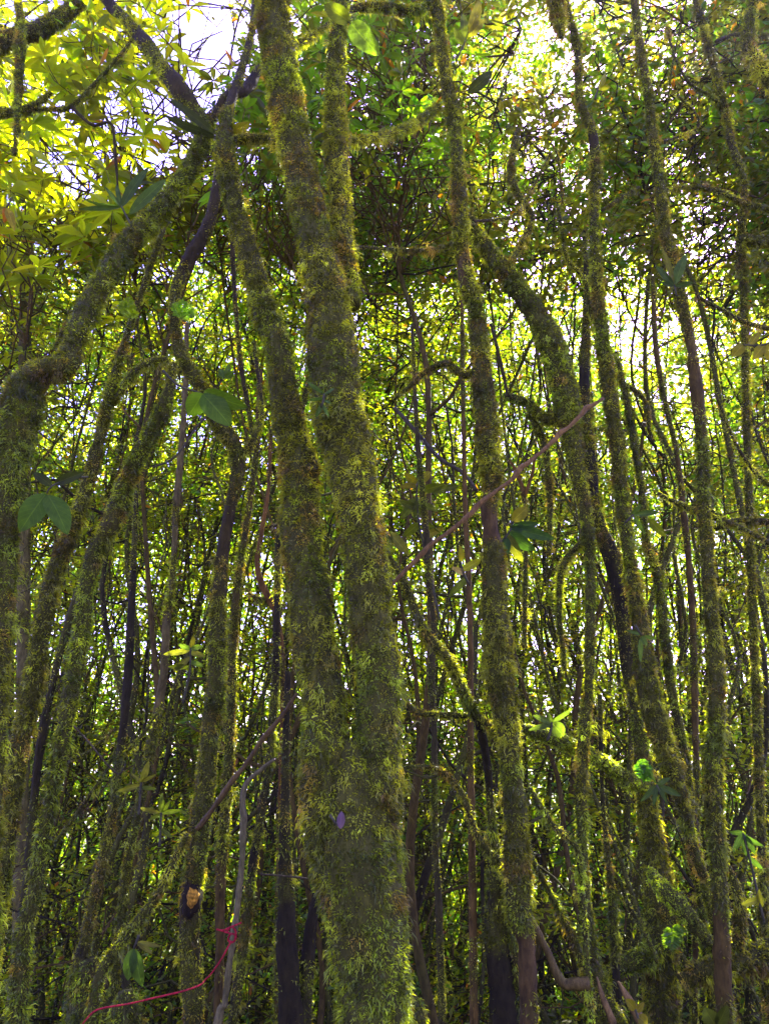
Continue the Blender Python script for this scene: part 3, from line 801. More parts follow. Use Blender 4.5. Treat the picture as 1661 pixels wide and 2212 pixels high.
def veined_leaf(parent, origin, b, tip, w, Y, col, droop=.12, plabel=None):
    p0, t0 = at(b[0], b[1], Y)
    p1, t1 = at(tip[0], tip[1], Y + rng.normal(0, .015))
    ax = p1 - p0
    if col[1] > col[0] * .9:
        col = (col[0] * 1.3, col[1] * 1.08, min(col[2], .016))
    LEAF_SPOTS.append((p0 + p1) / 2)
    L = np.linalg.norm(ax); ax = ax / L
    to_cam = unit(CAM - p0)
    nrm = unit(to_cam + rng.normal(0, .28, 3)); nrm = unit(nrm - ax * nrm.dot(ax))
    y = np.cross(nrm, ax)
    W = size(w, t0)
    nu, nv = 13, 7
    V, U = [], []
    for i in range(nu):
        a = i / (nu - 1)
        prof = math.sin(math.pi * min(1, a ** 0.8 * .96 + .02)) ** 0.75 * (1 if a < .75 else 1 - ((a - .75) / .25) ** 2 * .35)
        if i == nu - 1: prof = 0.0
        for j in range(nv):
            q = (j / (nv - 1) - .5) * 2
            V.append(p0 + ax * L * a + y * W * .5 * prof * q + nrm * (abs(q) * W * .10 * prof + L * droop * math.sin(a * 3) * .5 + .006 * L * math.sin(a * 40) * abs(q)))
            U.append((a, q))
    F = []
    for i in range(nu - 1):
        for j in range(nv - 1):
            k = i * nv + j
            F += [[k, k + nv, k + nv + 1], [k, k + nv + 1, k + 1]]
    mb = MB(); mb.add(V, F, np.array(col) * (0.85 + .3 * rng.random()), np.array(U))
    o = mb.build('leaf', M_BIGLEAF, parent, origin, smooth=True)
    if plabel: o['label'] = plabel
    return o


def sprig(name, label, cat, Y, stem, leaves, col, sw=5, group=None):
    S = [at(q[0], q[1], Y)[0] for q in stem]
    root = thing(name, S[0], label, cat, group)
    P = [[*q, size(sw, Y * 1.1) * .5 * (1 - .4 * i / len(S)), 0.0] for i, q in enumerate(S)]
    tb = Tube(P, .015, 6, .05, 30, 3); mb = MB(); tb.mesh(mb, (0.05, .05, .02), MOSSY)
    mb.build('stem', M_TWIG, root, S[0], smooth=True)
    for b, tip, w, *c in leaves:
        veined_leaf(root, S[0], b, tip, w, Y, c[0] if c else col)
    return root


sprig('leaf_sprig', 'three large veined green leaves hanging from a twig of the knotted leaning tree', 'leaf sprig', 2.5,
      [(352, 800), (385, 832), (436, 850)], [((438, 850), (407, 898), 48), ((438, 852), (500, 922), 54), ((441, 846), (536, 880), 40)], (.058, .125, .010))
sprig('leaf_sprig', 'pair of big green leaves dangling beside the slanting dark tree', 'leaf sprig', 2.4,
      [(190, 1030), (150, 1035), (112, 1050), (101, 1066)], [((98, 1068), (42, 1150), 52), ((104, 1070), (146, 1157), 50), ((118, 1045), (185, 1020), 24, DEEP), ((112, 1050), (70, 1020), 20, DEEP)], (.055, .125, .010))
sprig('perched_plant', 'dark long leaved plant perched on the slanting limb of the kneed tree', 'plant', 2.72,
      [(285, 490), (262, 445)], [((264, 446), (322, 362), 24), ((262, 444), (178, 428), 18), ((280, 462), (360, 386), 24), ((262, 446), (252, 398), 11), ((260, 448), (168, 452), 11), ((264, 450), (225, 402), 9)], (.035, .07, .014))
sprig('perched_plant', 'bright green leaved plant where crossing limbs meet below the sky gap', 'plant', 2.95,
      [(462, 300), (480, 288)], [((482, 290), (542, 264), 26), ((480, 286), (506, 222), 20), ((484, 292), (536, 288), 20), ((470, 292), (366, 212), 18, DEEP), ((468, 296), (352, 246), 20, DEEP)], LIME)
sprig('leaf_sprig', 'large lime leaf with toothed veins dangling near the top of the forked tree', 'leaf sprig', 2.62,
      [(745, 40), (758, 52)], [((757, 50), (822, 122), 46), ((756, 48), (700, 10), 36, GREEN)], (.07, .135, .010))
sprig('leaf_sprig', 'upright green leaves beside the top of the bulging tree', 'leaf sprig', 3.2,
      [(985, 130), (1000, 100), (1012, 70)], [((1012, 72), (1036, 0), 24), ((1012, 80), (1046, 42), 20), ((1005, 90), (1000, 30), 18, GREEN), ((1010, 200), (1064, 154), 26, DEEP), ((1002, 96), (980, 60), 16, GREEN)], LIME)
sprig('leaf_sprig', 'two small lime leaves glowing beside the top of the feathered tree', 'leaf sprig', 3.9,
      [(1285, 215), (1292, 190)], [((1292, 190), (1308, 158), 15), ((1292, 191), (1318, 188), 11)], (.15, .18, .012))
sprig('leafy_shrub', 'leafy shrub with pointed three veined leaves between the forked and bulging trees', 'shrub', 4.2,
      [(950, 1340), (925, 1220), (905, 1130), (900, 1060), (905, 1035)],
      [((904, 1040), (930, 1020), 20, LIME), ((903, 1042), (872, 1022), 18, LIME), ((902, 1075), (866, 1122), 22), ((900, 1080), (895, 1120), 16), ((908, 1060), (960, 1046), 20), ((935, 1065), (992, 1048), 17),
       ((905, 1090), (948, 1105), 18), ((903, 1100), (860, 1082), 16), ((900, 1050), (862, 1052), 16, LIME), ((910, 1120), (950, 1150), 18), ((905, 1130), (868, 1160), 20), ((915, 1160), (960, 1140), 16, LIME), ((840, 1150), (884, 1200), 24, PALEG), ((836, 1146), (846, 1205), 20)], GREEN)
sprig('leaf_sprig', 'broad leaves jutting out past the bare neck of the bulging tree', 'leaf sprig', 3.7,
      [(1075, 1180), (1100, 1150), (1108, 1126)], [((1106, 1126), (1140, 1094), 28, LIME), ((1098, 1150), (1158, 1190), 30), ((1104, 1140), (1200, 1165), 26), ((1096, 1155), (1130, 1215), 24, PALEG), ((1100, 1142), (1165, 1130), 20), ((1092, 1160), (1095, 1200), 18)], (.03, .075, .025))
sprig('leaf_sprig', 'single lime leaf held up over a drooping dark one beside the long bare stick', 'leaf sprig', 3.3,
      [(1015, 1265), (1000, 1235), (995, 1212)], [((995, 1213), (993, 1178), 17, LIME), ((1006, 1248), (968, 1292), 16), ((1000, 1232), (1040, 1208), 18, PALEG), ((1005, 1240), (975, 1225), 14, (.16, .12, .07))], DEEP)
sprig('seedling', 'pale seedling leaves springing from the thicket left of the notched tree', 'seedling', 3.6,
      [(300, 1760), (303, 1715), (305, 1690)], [((305, 1690), (322, 1642), 15), ((303, 1695), (252, 1710), 12), ((305, 1688), (338, 1672), 9), ((304, 1690), (282, 1670), 8), ((304, 1700), (340, 1705), 10, DEEP)], PALEG)
sprig('seedling', 'yellow green seedling with star of narrow leaves left of the notched tree', 'seedling', 3.8,
      [(345, 1830), (347, 1790), (348, 1755)], [((348, 1756), (350, 1712), 12), ((348, 1756), (298, 1744), 9, PALEG), ((348, 1756), (394, 1750), 10), ((349, 1754), (368, 1728), 10), ((347, 1758), (322, 1770), 9), ((347, 1790), (372, 1812), 10), ((347, 1795), (325, 1808), 10, GREEN)], (.06, .095, .010))
sprig('leaf_sprig', 'two broad dark leaves hanging over the red string', 'leaf sprig', 2.85,
      [(300, 2020), (290, 2048)], [((288, 2050), (276, 2118), 30), ((291, 2050), (309, 2132), 32), ((296, 2035), (330, 2062), 12, PALEG), ((296, 2035), (350, 2045), 10, PALEG)], (.035, .075, .012))
sprig('leaf_sprig', 'round pale leaf and slim companions over the mossy padded branch', 'leaf sprig', 3.6,
      [(1182, 1600), (1190, 1575), (1192, 1560)], [((1192, 1562), (1218, 1590), 32), ((1190, 1562), (1150, 1545), 14), ((1192, 1560), (1238, 1530), 10), ((1190, 1565), (1140, 1578), 12), ((1193, 1560), (1172, 1528), 9)], (.06, .105, .035))
sprig('perched_plant', 'small rosette perched on the feathered tree over the mossy elbow', 'plant', 3.55,
      [(1425, 1715), (1418, 1695)], [((1418, 1696), (1382, 1732), 12), ((1418, 1697), (1412, 1742), 11), ((1419, 1695), (1448, 1680), 11), ((1420, 1698), (1472, 1720), 14), ((1418, 1693), (1405, 1660), 9), ((1420, 1697), (1440, 1735), 10)], (.042, .085, .032))
sprig('leafy_shrub', 'fan of long narrow dark leaves right of the straight pole', 'shrub', 3.9,
      [(1650, 1990), (1625, 1880), (1605, 1800)], [((1605, 1800), (1584, 1842), 13), ((1606, 1800), (1632, 1846), 13), ((1604, 1798), (1574, 1798), 11), ((1606, 1800), (1612, 1850), 12), ((1608, 1805), (1650, 1828), 12), ((1615, 1850), (1648, 1878), 12), ((1640, 1940), (1600, 1955), 14, PALEG), ((1645, 1960), (1640, 1920), 14, PALEG)], (.032, .07, .022))
sprig('perched_plant', 'strap leaved plant clasping the straight pole under the bright gap', 'plant', 3.6,
      [(1462, 640), (1456, 616)], [((1456, 617), (1416, 574), 13), ((1460, 614), (1484, 548), 26), ((1455, 612), (1430, 536), 12, PALEG), ((1458, 618), (1498, 610), 11), ((1454, 618), (1424, 610), 9)], (.028, .055, .022))
sprig('perched_plant', 'tiny narrow leaved plant rooted in the bark of the forked tree', 'plant', 2.34,
      [(694, 880), (698, 868), (700, 850)], [((700, 850), (662, 824), 9), ((698, 860), (666, 864), 8), ((696, 872), (712, 902), 9), ((695, 874), (682, 902), 10), ((700, 852), (722, 838), 7), ((699, 865), (716, 872), 7)], (.034, .075, .025))
sprig('leaf_sprig', 'slim drooping leaves pinned to the middle of the feathered tree', 'leaf sprig', 3.7,
      [(1350, 1130), (1368, 1112)], [((1368, 1112), (1426, 1106), 13), ((1370, 1114), (1395, 1154), 12), ((1366, 1110), (1385, 1088), 10), ((1400, 1120), (1440, 1160), 18, GREEN)], (.042, .085, .032))
sprig('leaf_sprig', 'few slim leaves hanging low on the feathered tree', 'leaf sprig', 3.65,
      [(1372, 1350), (1385, 1372)], [((1385, 1372), (1352, 1362), 8), ((1386, 1374), (1398, 1396), 12), ((1385, 1376), (1384, 1432), 11), ((1390, 1374), (1420, 1380), 8)], (.05, .10, .06))
sprig('leaf_sprig', 'lime leaves lit through at the edge right of the straight pole', 'leaf sprig', 4.1,
      [(1700, 720), (1650, 745), (1605, 745)], [((1605, 745), (1580, 772), 24), ((1650, 745), (1625, 778), 22), ((1660, 742), (1660, 780), 20), ((1620, 745), (1640, 718), 16)], LIME)
sprig('leaf_sprig', 'two lime leaves at the torn foot of the straight green stem', 'leaf sprig', 3.5,
      [(1388, 2240), (1380, 2205), (1372, 2180)], [((1372, 2180), (1350, 2158), 20), ((1378, 2195), (1398, 2215), 26), ((1374, 2186), (1392, 2165), 14)], LIME)
sprig('leaf_sprig', 'dark glossy leaf pair at the bottom edge near the straight pole', 'leaf sprig', 3.4,
      [(1560, 2260), (1545, 2215)], [((1545, 2215), (1520, 2175), 34), ((1548, 2215), (1570, 2170), 30)], DEEP)
sprig('leaf_sprig', 'orange dying leaf low down among the golden leaves', 'leaf sprig', 4.6,
      [(25, 430), (14, 448)], [((13, 450), (8, 482), 18, (.30, .10, .01)), ((15, 450), (32, 500), 18, (.16, .16, .01)), ((12, 448), (-20, 470), 16)], (.10, .11, .01))
sprig('leaf_sprig', 'four small rounded leaves standing on the notched tree beside the thin fork', 'leaf sprig', 3.3,
      [(470, 835), (484, 815)], [((485, 815), (474, 798), 16), ((486, 815), (494, 786), 16), ((487, 817), (506, 802), 14), ((485, 817), (495, 824), 12)], (.055, .11, .03))
sprig('leafy_shrub', 'low shrub of pale shining leaves behind the notched tree', 'shrub', 4.3,
      [(395, 1520), (410, 1450), (412, 1400)], [((412, 1402), (385, 1392), 11), ((412, 1402), (440, 1395), 12), ((411, 1405), (352, 1414), 13, PALEG), ((411, 1420), (375, 1452), 14, PALEG), ((412, 1410), (445, 1418), 13, PALEG), ((413, 1400), (418, 1372), 11, LIME), ((411, 1430), (440, 1440), 12), ((409, 1440), (362, 1440), 12, GREEN)], (.07, .13, .04))
sprig('dead_leaf', 'small purplish dead leaf stuck to the mossy base of the forked tree', 'leaf', 2.32,
      [(712, 1760), (728, 1782)], [((735, 1790), (738, 1752), 18)], (.11, .07, .09))


def fern(label, b, tips, Y, col):
    p0, t = at(b[0], b[1], Y)
    root = thing('fern', p0, label, 'fern')
    for tp in tips:
        p1, _ = at(tp[0], tp[1], Y + rng.normal(-.04, .03))
        n = 13
        k = np.linspace(0.12, 1, n)
        mid = (p0 + p1) / 2 + np.array([0, -.02, .03])
        path = (1 - k[:, None]) ** 2 * p0 + 2 * (k * (1 - k))[:, None] * mid + (k ** 2)[:, None] * p1
        d = unit(np.gradient(path, axis=0))
        L = np.linalg.norm(p1 - p0)
        nv = unit(CAM - p0)
        mb = MB()
        thin_tube(mb, np.vstack([p0, path]), np.linspace(.0018, .0008, n + 1), np.array(col) * .8)
        for sd in (-1, 1):
            side = np.cross(d, nv) * sd
            ln = L * .34 * np.sin(np.pi * (k * .8 + .16))
            small_leaves(mb, path, side + d * .45 + rng.normal(0, .12, (n, 3)), np.tile(nv, (n, 1)) + rng.normal(0, .2, (n, 3)), ln, ln * .42, np.tile(np.array(col), (n, 1)) * rng.uniform(.7, 1.2, n)[:, None])
        mb.build('frond', M_LEAF, root, p0)


fern('bright lime fern tuft on the slanting limb beside the dark slender tree', (278, 690), [(258, 655), (278, 645), (292, 660), (262, 678), (296, 684)], 2.95, (.10, .15, .012))
fern('pale green fern sprouting where the notched tree bends', (392, 690), [(372, 660), (398, 650), (420, 664), (425, 684), (372, 682), (408, 700)], 3.25, (.09, .16, .03))
fern('fern fronds catching light on the shaded trunk', (1390, 1690), [(1375, 1650), (1388, 1640), (1402, 1652), (1410, 1675)], 4.0, (.05, .11, .02))
fern('small hanging fern on the moss padded branch beside the straight pole', (1450, 2005), [(1435, 2050), (1452, 2055), (1468, 2040), (1478, 2022)], 3.95, (.06, .11, .015))


def rod(name, label, cat, L, Y, col, mat=None, root=False, m=0.12, lump=.22, step=.014):
    P = pts([(q[0], q[1], q[2], q[3] if len(q) > 3 else 0, m) for q in L], Y)
    if root: P = to_ground(P)
    o = np.array(P[0][:3])
    tb = Tube(P, step, 9, lump, 26, len(label)); mb = MB(); tb.mesh(mb, col, MOSSY)
    ob = mb.build(name, mat or M_STICK, None, o, smooth=True)
    return tag(ob, label, cat)


rod('bare_stick', 'long reddish bare stick slanting across in front of the bulging tree', 'stick',
    [(838, 1272, 7), (880, 1228, 9), (912, 1196, 13), (928, 1178, 10), (968, 1150, 9), (1010, 1116, 11), (1036, 1088, 12), (1070, 1062, 9), (1108, 1034, 9), (1124, 1010, 13), (1140, 1000, 9), (1196, 952, 9), (1210, 934, 13), (1226, 925, 9), (1258, 893, 11), (1264, 884, 13), (1284, 873, 8), (1303, 860, 6)], 3.05, (0.13, .078, .014))
rod('bare_stick', 'dark brown bare stick leaning between the notched tree and the forked tree', 'stick',
    [(642, 1496, 8), (610, 1545, 9), (565, 1599, 11), (532, 1650, 10), (500, 1689, 12), (462, 1745, 11), (425, 1792, 13)], 3.0, (0.075, .052, .009))
rod('liana', 'smooth grey liana hooking over at its top, tied with red string', 'liana',
    [(470, 2212, 18), (485, 2169, 16), (494, 2094, 14), (505, 2019, 14), (515, 1944, 14), (522, 1869, 12), (526, 1782, 15), (525, 1719, 12), (535, 1688, 11), (562, 1664, 9), (592, 1640, 7)], 3.0, (0.10, .092, .026), root=True)
rod('broken_branch', 'bare brown elbow of a broken branch by the foot of the bulging tree', 'branch',
    [(1150, 1985, 11), (1165, 2020, 14), (1182, 2054, 16), (1198, 2095, 18), (1216, 2124, 24), (1240, 2126, 24), (1272, 2124, 27)], 3.7, (0.075, .056, .010))
rod('thin_twig', 'pale thin twig crossing the slanting trees at the lower edge', 'twig', [(120, 1530, 4), (180, 1590, 4), (235, 1655, 4), (258, 1672, 4), (272, 1650, 3)], 3.3, (.05, .04, .012))
rod('thin_twig', 'short straight twig poking from the black trunk beside the forked tree', 'twig', [(560, 1888, 3), (620, 1893, 4), (665, 1898, 4)], 3.05, (.045, .036, .010))
rod('thin_twig', 'bare curved twig arching between the slanting trees and the sky gap', 'twig', [(500, 870, 5, .4), (440, 905, 5, .2), (380, 985, 5), (330, 1010, 4)], 3.6, (.05, .042, .014))
rod('hanging_vine', 'thin drooping vine looping behind the bulging tree', 'vine', [(852, 880, 8), (905, 940, 9), (950, 990, 9), (1000, 1022, 9), (1030, 1060, 8)], 4.1, (.05, .045, .02))

# the red string: a line from the liana past the notched tree to the ground, with its knot
sroot = thing('red_string', at(500, 2030, 2.96)[0], 'red string tied round the grey liana and drawn out to the slanting stem', 'string')


def cord(name, L, rad, closed=False):
    P = [[*at(q[0], q[1], q[2])[0], rad, 0] for q in L]
    tb = Tube(P, .006, 6, .06, 60, 1); mb = MB(); tb.mesh(mb, (.36, .02, .025), (.36, .02, .025))
    mb.build(name, M_STRING, sroot, np.array(sroot.location), smooth=True)


cord('line', [(500, 2032, 2.95), (478, 2072, 2.95), (455, 2105, 2.96), (444, 2116, 2.97), (432, 2128, 2.95), (395, 2141, 2.94), (340, 2154, 2.94), (280, 2168, 2.94), (214, 2180, 2.93), (188, 2200, 2.92), (160, 2240, 2.92)], .0028)
cord('knot', [(491, 2012, 2.955), (500, 2002, 2.94), (509, 2012, 2.955), (508, 2030, 2.96), (500, 2036, 2.945), (493, 2030, 2.955), (498, 2018, 2.935), (508, 2020, 2.95), (506, 2034, 2.95)], .0034)
cord('loose_end', [(468, 2007, 2.95), (480, 2010, 2.95), (495, 2004, 2.95), (510, 1998, 2.955), (522, 1993, 2.96)], .0032)
cord('loose_end', [(470, 2008, 2.95), (490, 2014, 2.95), (504, 2018, 2.95)], .003)

# the notch in the notched tree
nb = np.array(gt.location)
pc, tc = at(414, 1940, 3.4)
fr = unit((CAM - pc) * np.array([1, 1, 0]))
sx = np.cross(np.array([0, 0, 1.0]), fr)
rad = size(62, tc) * .5 * .80


def notch(name, cxz, wz, hz, off, colf, parent, mat):
    V, F, C = [], [], []
    nu, nv = 22, 9
    for i in range(nv):
        rr = i / (nv - 1)
        for j in range(nu):
            a = j / nu * 2 * math.pi
            k = 1 + .12 * math.sin(a * 3 + 1) + .07 * math.sin(a * 7)
            u, v = math.cos(a) * rr * wz * k + cxz[0], math.sin(a) * rr * hz * k + cxz[1]
            th = u / rad
            V.append(pc + np.array([0, 0, 1.0]) * v + sx * math.sin(th) * rad * 1.05 + fr * (math.cos(th) * rad * 1.05 + off * (1 - rr ** 4) - .02 * rr ** 6))
            C.append(colf(u, v, rr))
    for i in range(nv - 1):
        for j in range(nu):
            a, b = i * nu + j, i * nu + (j + 1) % nu
            F += [[a, b, b + nu], [a, b + nu, a + nu]]
    mb = MB(); mb.add(V, F, np.array(C))
    return mb.build(name, mat, parent, nb, smooth=True)


nt_ = notch('notch', (0, 0), .050, .070, .016, lambda u, v, r: (.016, .012, .003), gt, M_BARK)
nt_['label'] = 'dark notch cut through the bark'
rw = notch('raw_wood', (.003, .008), .035, .050, .021, lambda u, v, r: np.array((.36, .20, .012)) * (.55 + .6 * (math.sin(v * 420 + u * 60) > -.1)) * (1 if v > -.01 else .55), nt_, M_STICK)
rw['label'] = 'orange freshly cut wood'

# moss cushions and fallen wood at the foot
make_tree('moss_cushion', 'bright yellow green moss cushion at the foot of the forked tree', 2.75, [('cushion', [(900, 2330, 66), (897, 2230, 64), (893, 2175, 56), (890, 2148, 30)], {'root': True})], 'moss', tone=-.3, bright=1.6, lump=.25)
make_tree('moss_cushion', 'sunlit moss hummock among the stems at the lower corner', 4.2, [('cushion', [(170, 2330, 150), (180, 2220, 130), (190, 2130, 100), (195, 2070, 50)], {'root': True})], 'moss', tone=-.25, bright=1.5, lump=.35)
make_tree('moss_cushion', 'moss hummock between the slanted foot stem and the notched tree', 4.0, [('cushion', [(285, 2330, 110), (280, 2240, 100), (272, 2180, 80), (270, 2140, 40)], {'root': True})], 'moss', tone=-.3, bright=1.4, lump=.35)
make_tree('fallen_log', 'dark mossy fallen log at the bottom edge beyond the straight pole', 4.2, [('log', [(1470, 2120, 40), (1530, 2095, 60), (1600, 2080, 76), (1680, 2060, 84), (1780, 2030, 84)], {'shag': 2.0}), ('branch', [(1590, 2060, 40), (1600, 1990, 34, -.05), (1590, 1920, 26, -.05), (1575, 1870, 12, -.05)], {}), ('branch', [(1640, 2060, 40), (1665, 2150, 40), (1680, 2260, 44)], {})], 'log', bark=DARK, tone=.15, bright=.9, lump=.25)

# ------------------------------------------------------------------ the thicket of thin trees behind
ZONES = [(-400, 120, 'behind the edge tree and the slanting one'),
         (120, 300, 'behind the green leaning tree'),
         (300, 480, 'beyond the slender brown tree and the notched one'),
         (480, 700, 'in the gap between notched tree and forked tree'),
         (700, 880, 'screened by the forked tree'),
         (880, 1060, 'in the gap between forked tree and bulging tree'),
         (1060, 1260, 'in the gap beyond the bulging tree'),
         (1260, 1500, 'beyond the feathered tree and the shaded trunk'),
         (1500, 2100, 'past the straight pole at the edge')]
KINDS = [('green mossy sapling', (0.035, 0.028, 0.014), 0.8), ('bare brown sapling', (0.060, 0.045, 0.006), 0.12),
         ('dark stemmed sapling', (0.020, 0.017, 0.003), 0.42)]


class Sapling:
    pass


SAPS = []


def make_sapling(px, Y, h, r, kind):
    p, t = at(px, 1480, Y)
    x = p[0]
    gz = float(ground_z(x, Y))
    s = Sapling()
    s.kind = kind
    n = 10
    lean = np.array([rng.normal(0, .15) - 0.02 * x, rng.normal(0, .08)])
    wob = rng.normal(0, 0.15, (n, 2)).cumsum(0)
    k = np.linspace(0, 1, n)
    P = []
    for i in range(n):
        P.append([x + lean[0] * (k[i] - .3) * h + wob[i, 0], Y + lean[1] * (k[i] - .3) * h + wob[i, 1], gz - .08 + k[i] * h, r * (1.15 - 0.95 * k[i]), KINDS[kind][2]])
    s.P = catmull(P, 0.25)
    s.base = np.array(P[0][:3])
    s.depth = Y
    zone = next(z[2] for z in ZONES if z[0] <= px < z[1])
    ia, ib = np.argmin(np.abs(s.P[:, 2] - .5)), np.argmin(np.abs(s.P[:, 2] - 4.0))
    sl = (s.P[ib, 0] - s.P[ia, 0]) / 3.5
    how = 'leaning right' if sl > .09 else 'leaning left' if sl < -.09 else 'upright'
    s.label = '%s %s, %s, %s' % ('wiry' if r < .021 else 'stout' if r > .033 else 'thin', KINDS[kind][0], how, zone)
    s.group = 'thin saplings ' + zone
    s.px = px
    s.leaf, s.twig = MB(), MB()
    s.r = r
    SAPS.append(s)


n_sap = 250
for i in range(n_sap):
    Y = 5.5 + 11.5 * (i / n_sap) ** 1.1
    px = (i * 0.6180339 % 1.0) * 2050 - 190 + rng.normal(0, 20)
    kind = int(rng.choice(3, p=[.55, .17, .28]))
    make_sapling(min(2090, px), Y + rng.normal(0, .15), (rng.uniform(8.5, 11.0) + (rng.uniform(2, 5.5) if Y > 8.5 else 0) + (rng.uniform(3, 6) if Y > 12.5 else 0) if (i % 5 < 2) else rng.uniform(4.5, 7.5)) + .16 * max(0, Y - 4.6), rng.uniform(.010, .034) * (0.8 + .02 * Y), kind)

TOPZ = np.array([s.P[-1][2] for s in SAPS])
TX = np.array([[s.P[len(s.P) // 2][0], s.P[len(s.P) // 2][1]] for s in SAPS])

# gaps in the canopy through which the sky is seen: (direction, half width, half height)
GAPS = [(1425, 165, 120, 100, .3), (462, 80, 82, 105, 1), (420, 20, 60, 60, .9), (480, 215, 62, 46, .7), (775, 235, 42, 60, .9), (395, 505, 32, 40, .9), (1535, 505, 60, 95, .97),
        (1428, 168, 46, 44, .97), (1400, 85, 40, 60, .8), (1145, 225, 90, 55, .6), (1210, 275, 60, 60, .6), (1300, 110, 80, 120, .5), (1370, 735, 70, 60, .75),
        (1300, 430, 60, 90, .45), (1460, 370, 80, 80, .45), (1090, 40, 60, 40, .5), (1600, 690, 70, 80, .5), (1180, 640, 60, 60, .4), (350, 650, 50, 80, .45),
        (180, 860, 60, 60, .45), (120, 920, 60, 60, .5), (440, 640, 60, 60, .45), (700, 210, 40, 80, .6), (1480, 850, 80, 90, .45), (830, 480, 60, 80, .3), (885, 690, 30, 30, .6)]


def gap_pass(x, y):
    p = 1.0
    for gx, gy, a, b, f in GAPS:
        q = ((x - gx) / a) ** 2 + ((y - gy) / b) ** 2
        if q < 1:
            p *= 1 - f
        elif q < 1.7:
            p *= 1 - f * (1.7 - q) / 0.7 * .6
    return p


SPOT = np.array(SUN_SPOTS)
SPOT = SPOT[(SPOT[:, 1] < 4.0)]
SPOT = np.vstack([[at(x_, y_, 5.5)[0] for x_ in (0, 90, 180, 270, 350) for y_ in (40, 120, 200, 280, 360, 440)], SPOT[rng.random(len(SPOT)) < .38], np.array(LEAF_SPOTS[:6])])
print('sun spots', len(SPOT))


def in_hole(p):
    d = p - CAM
    f = d @ FWD
    x_, y_ = 830.5 + d[0] / f / HX * 830.5, 1106 - (d @ UPV) / f / VY * 1106
    return ((x_ - 462) / 80) ** 2 + ((y_ - 75) / 110) ** 2 < 1


def branch_path(s, c):
    """from the sapling's stem up to a leaf cluster"""
    z = c[2] - rng.normal(.35, .35)
    i = int(np.argmin(np.abs(s.P[:, 2] - z)))
    a = s.P[i, :3]
    k = np.linspace(0, 1, 8)[:, None]
    L = np.linalg.norm(c - a)
    bend = rng.normal(0, .16 * L, 3) * 4 * k * (1 - k)
    kink = rng.normal(0, .045 * L, (8, 3)) * (k > 0) * (k < 1)
    return a * (1 - k) + c * k + bend + kink


def foliage(n, xr, yr, Yr, fn, zmax=9.5, zmin=-9):
    k = 0
    tries = 0
    while k < n and tries < n * 12:
        tries += 1
        x, y = rng.uniform(*xr), rng.uniform(*yr)
        Y = Yr[0] + (Yr[1] - Yr[0]) * rng.random()
        if rng.random() > gap_pass(x, y):
            continue
        c, t = at(x, y, Y)
        if Y < 13.5 and rng.random() < .88:  # leaf clusters dropped on the sun side of each spot, to let light in
            q = SPOT - c
            along = q @ SUN
            if np.any((((q - along[:, None] * SUN) ** 2).sum(1) < .08) & (along < 0)):
                continue
        if c[2] > zmax or c[2] < max(zmin, float(ground_z(c[0], c[1])) + .1):
            continue
        d2 = ((TX - c[:2]) ** 2).sum(1)
        d2 = d2 + np.where(TOPZ < c[2] - .7, 1e3 + (c[2] - TOPZ) * 10, 0)
        s = SAPS[int(np.argsort(d2)[min(3, int(rng.exponential(.9)))])]
        j = int(np.argmin(np.abs(s.P[:, 2] - c[2] + .3)))
        if any(in_hole(s.P[j, :3] * (1 - u) + c * u) for u in (.25, .5, .75, 1)) and rng.random() < .93:
            continue
        fn(s, c)
        k += 1


def f_whorl(kind, scale):
    def f(s, c):
        path = branch_path(s, c)
        thin_tube(s.twig, path, np.linspace(.009, .004, 8), BROWN)
        for q in range(random.randint(1, 3)):
            c2 = c + rng.normal(0, .14, 3)
            thin_tube(s.twig, np.array([path[7], (path[7] + c2) / 2 + [0, 0, -.02], c2]), [.005, .004, .003], PALE)
            whorl(s.leaf, c2, np.array([rng.normal(0, .4), -.2 + rng.normal(0, .4), .8]), kind if rng.random() < .75 else 'olive', scale)
    return f


def f_spray(kinds, ls, nl=(14, 26), fine=False, ln=(.3, .65)):
    def f(s, c):
        path = branch_path(s, c)
        thin_tube(s.twig, path, np.linspace(.008, .003, 8) * (1 + s.depth * .05), random.choice([BROWN, DARK, MOSSY]))
        for q in range(2):
            d = np.array([rng.normal(0, 1), rng.normal(0, 1), rng.normal(0.1, .4)])
            spray(s.leaf, s.twig, c, d, random.choice(kinds), rng.uniform(*ln), random.randint(*nl), ls * rng.uniform(.8, 1.25), BROWN, fine)
    return f


foliage(300, (-200, 430), (-50, 540), (5.0, 6.3), f_whorl('gold', 1.35))
foliage(80, (-200, 420), (480, 820), (5.2, 8), f_whorl('gold', 1.0))
foliage(150, (500, 1000), (-60, 420), (4.3, 5.9), f_whorl('green', .95), 7.6)
foliage(560, (900, 1950), (-60, 620), (5.2, 9.5), f_spray(['olive', 'olive', 'green'], .09, (26, 46), False, (.4, .8)))
foliage(420, (620, 1950), (-60, 450), (9, 14), f_spray(['olive', 'green'], .10, (28, 46), True, (.5, .9)), 17)
foliage(115, (540, 1950), (-50, 150), (5.6, 9.5), f_spray(['olive', 'green'], .085, (26, 46), False, (.4, .8)), 12)
foliage(70, (1030, 1400), (40, 420), (13.8, 16), f_spray(['olive', 'green'], .12, (28, 46), True, (.6, 1.0)), 20)
foliage(60, (1000, 1750), (-60, 400), (13.6, 17), f_spray(['olive', 'green'], .13, (28, 46), True, (.6, 1.0)), 21)
foliage(300, (400, 1000), (-80, 560), (6, 11), f_spray(['olive', 'green'], .07, (26, 46), True, (.4, .8)))
foliage(1350, (-250, 1950), (420, 1150), (9, 17), f_spray(['olive', 'green', 'lime'], .10, (30, 50), True, (.5, 1.0)), 13)
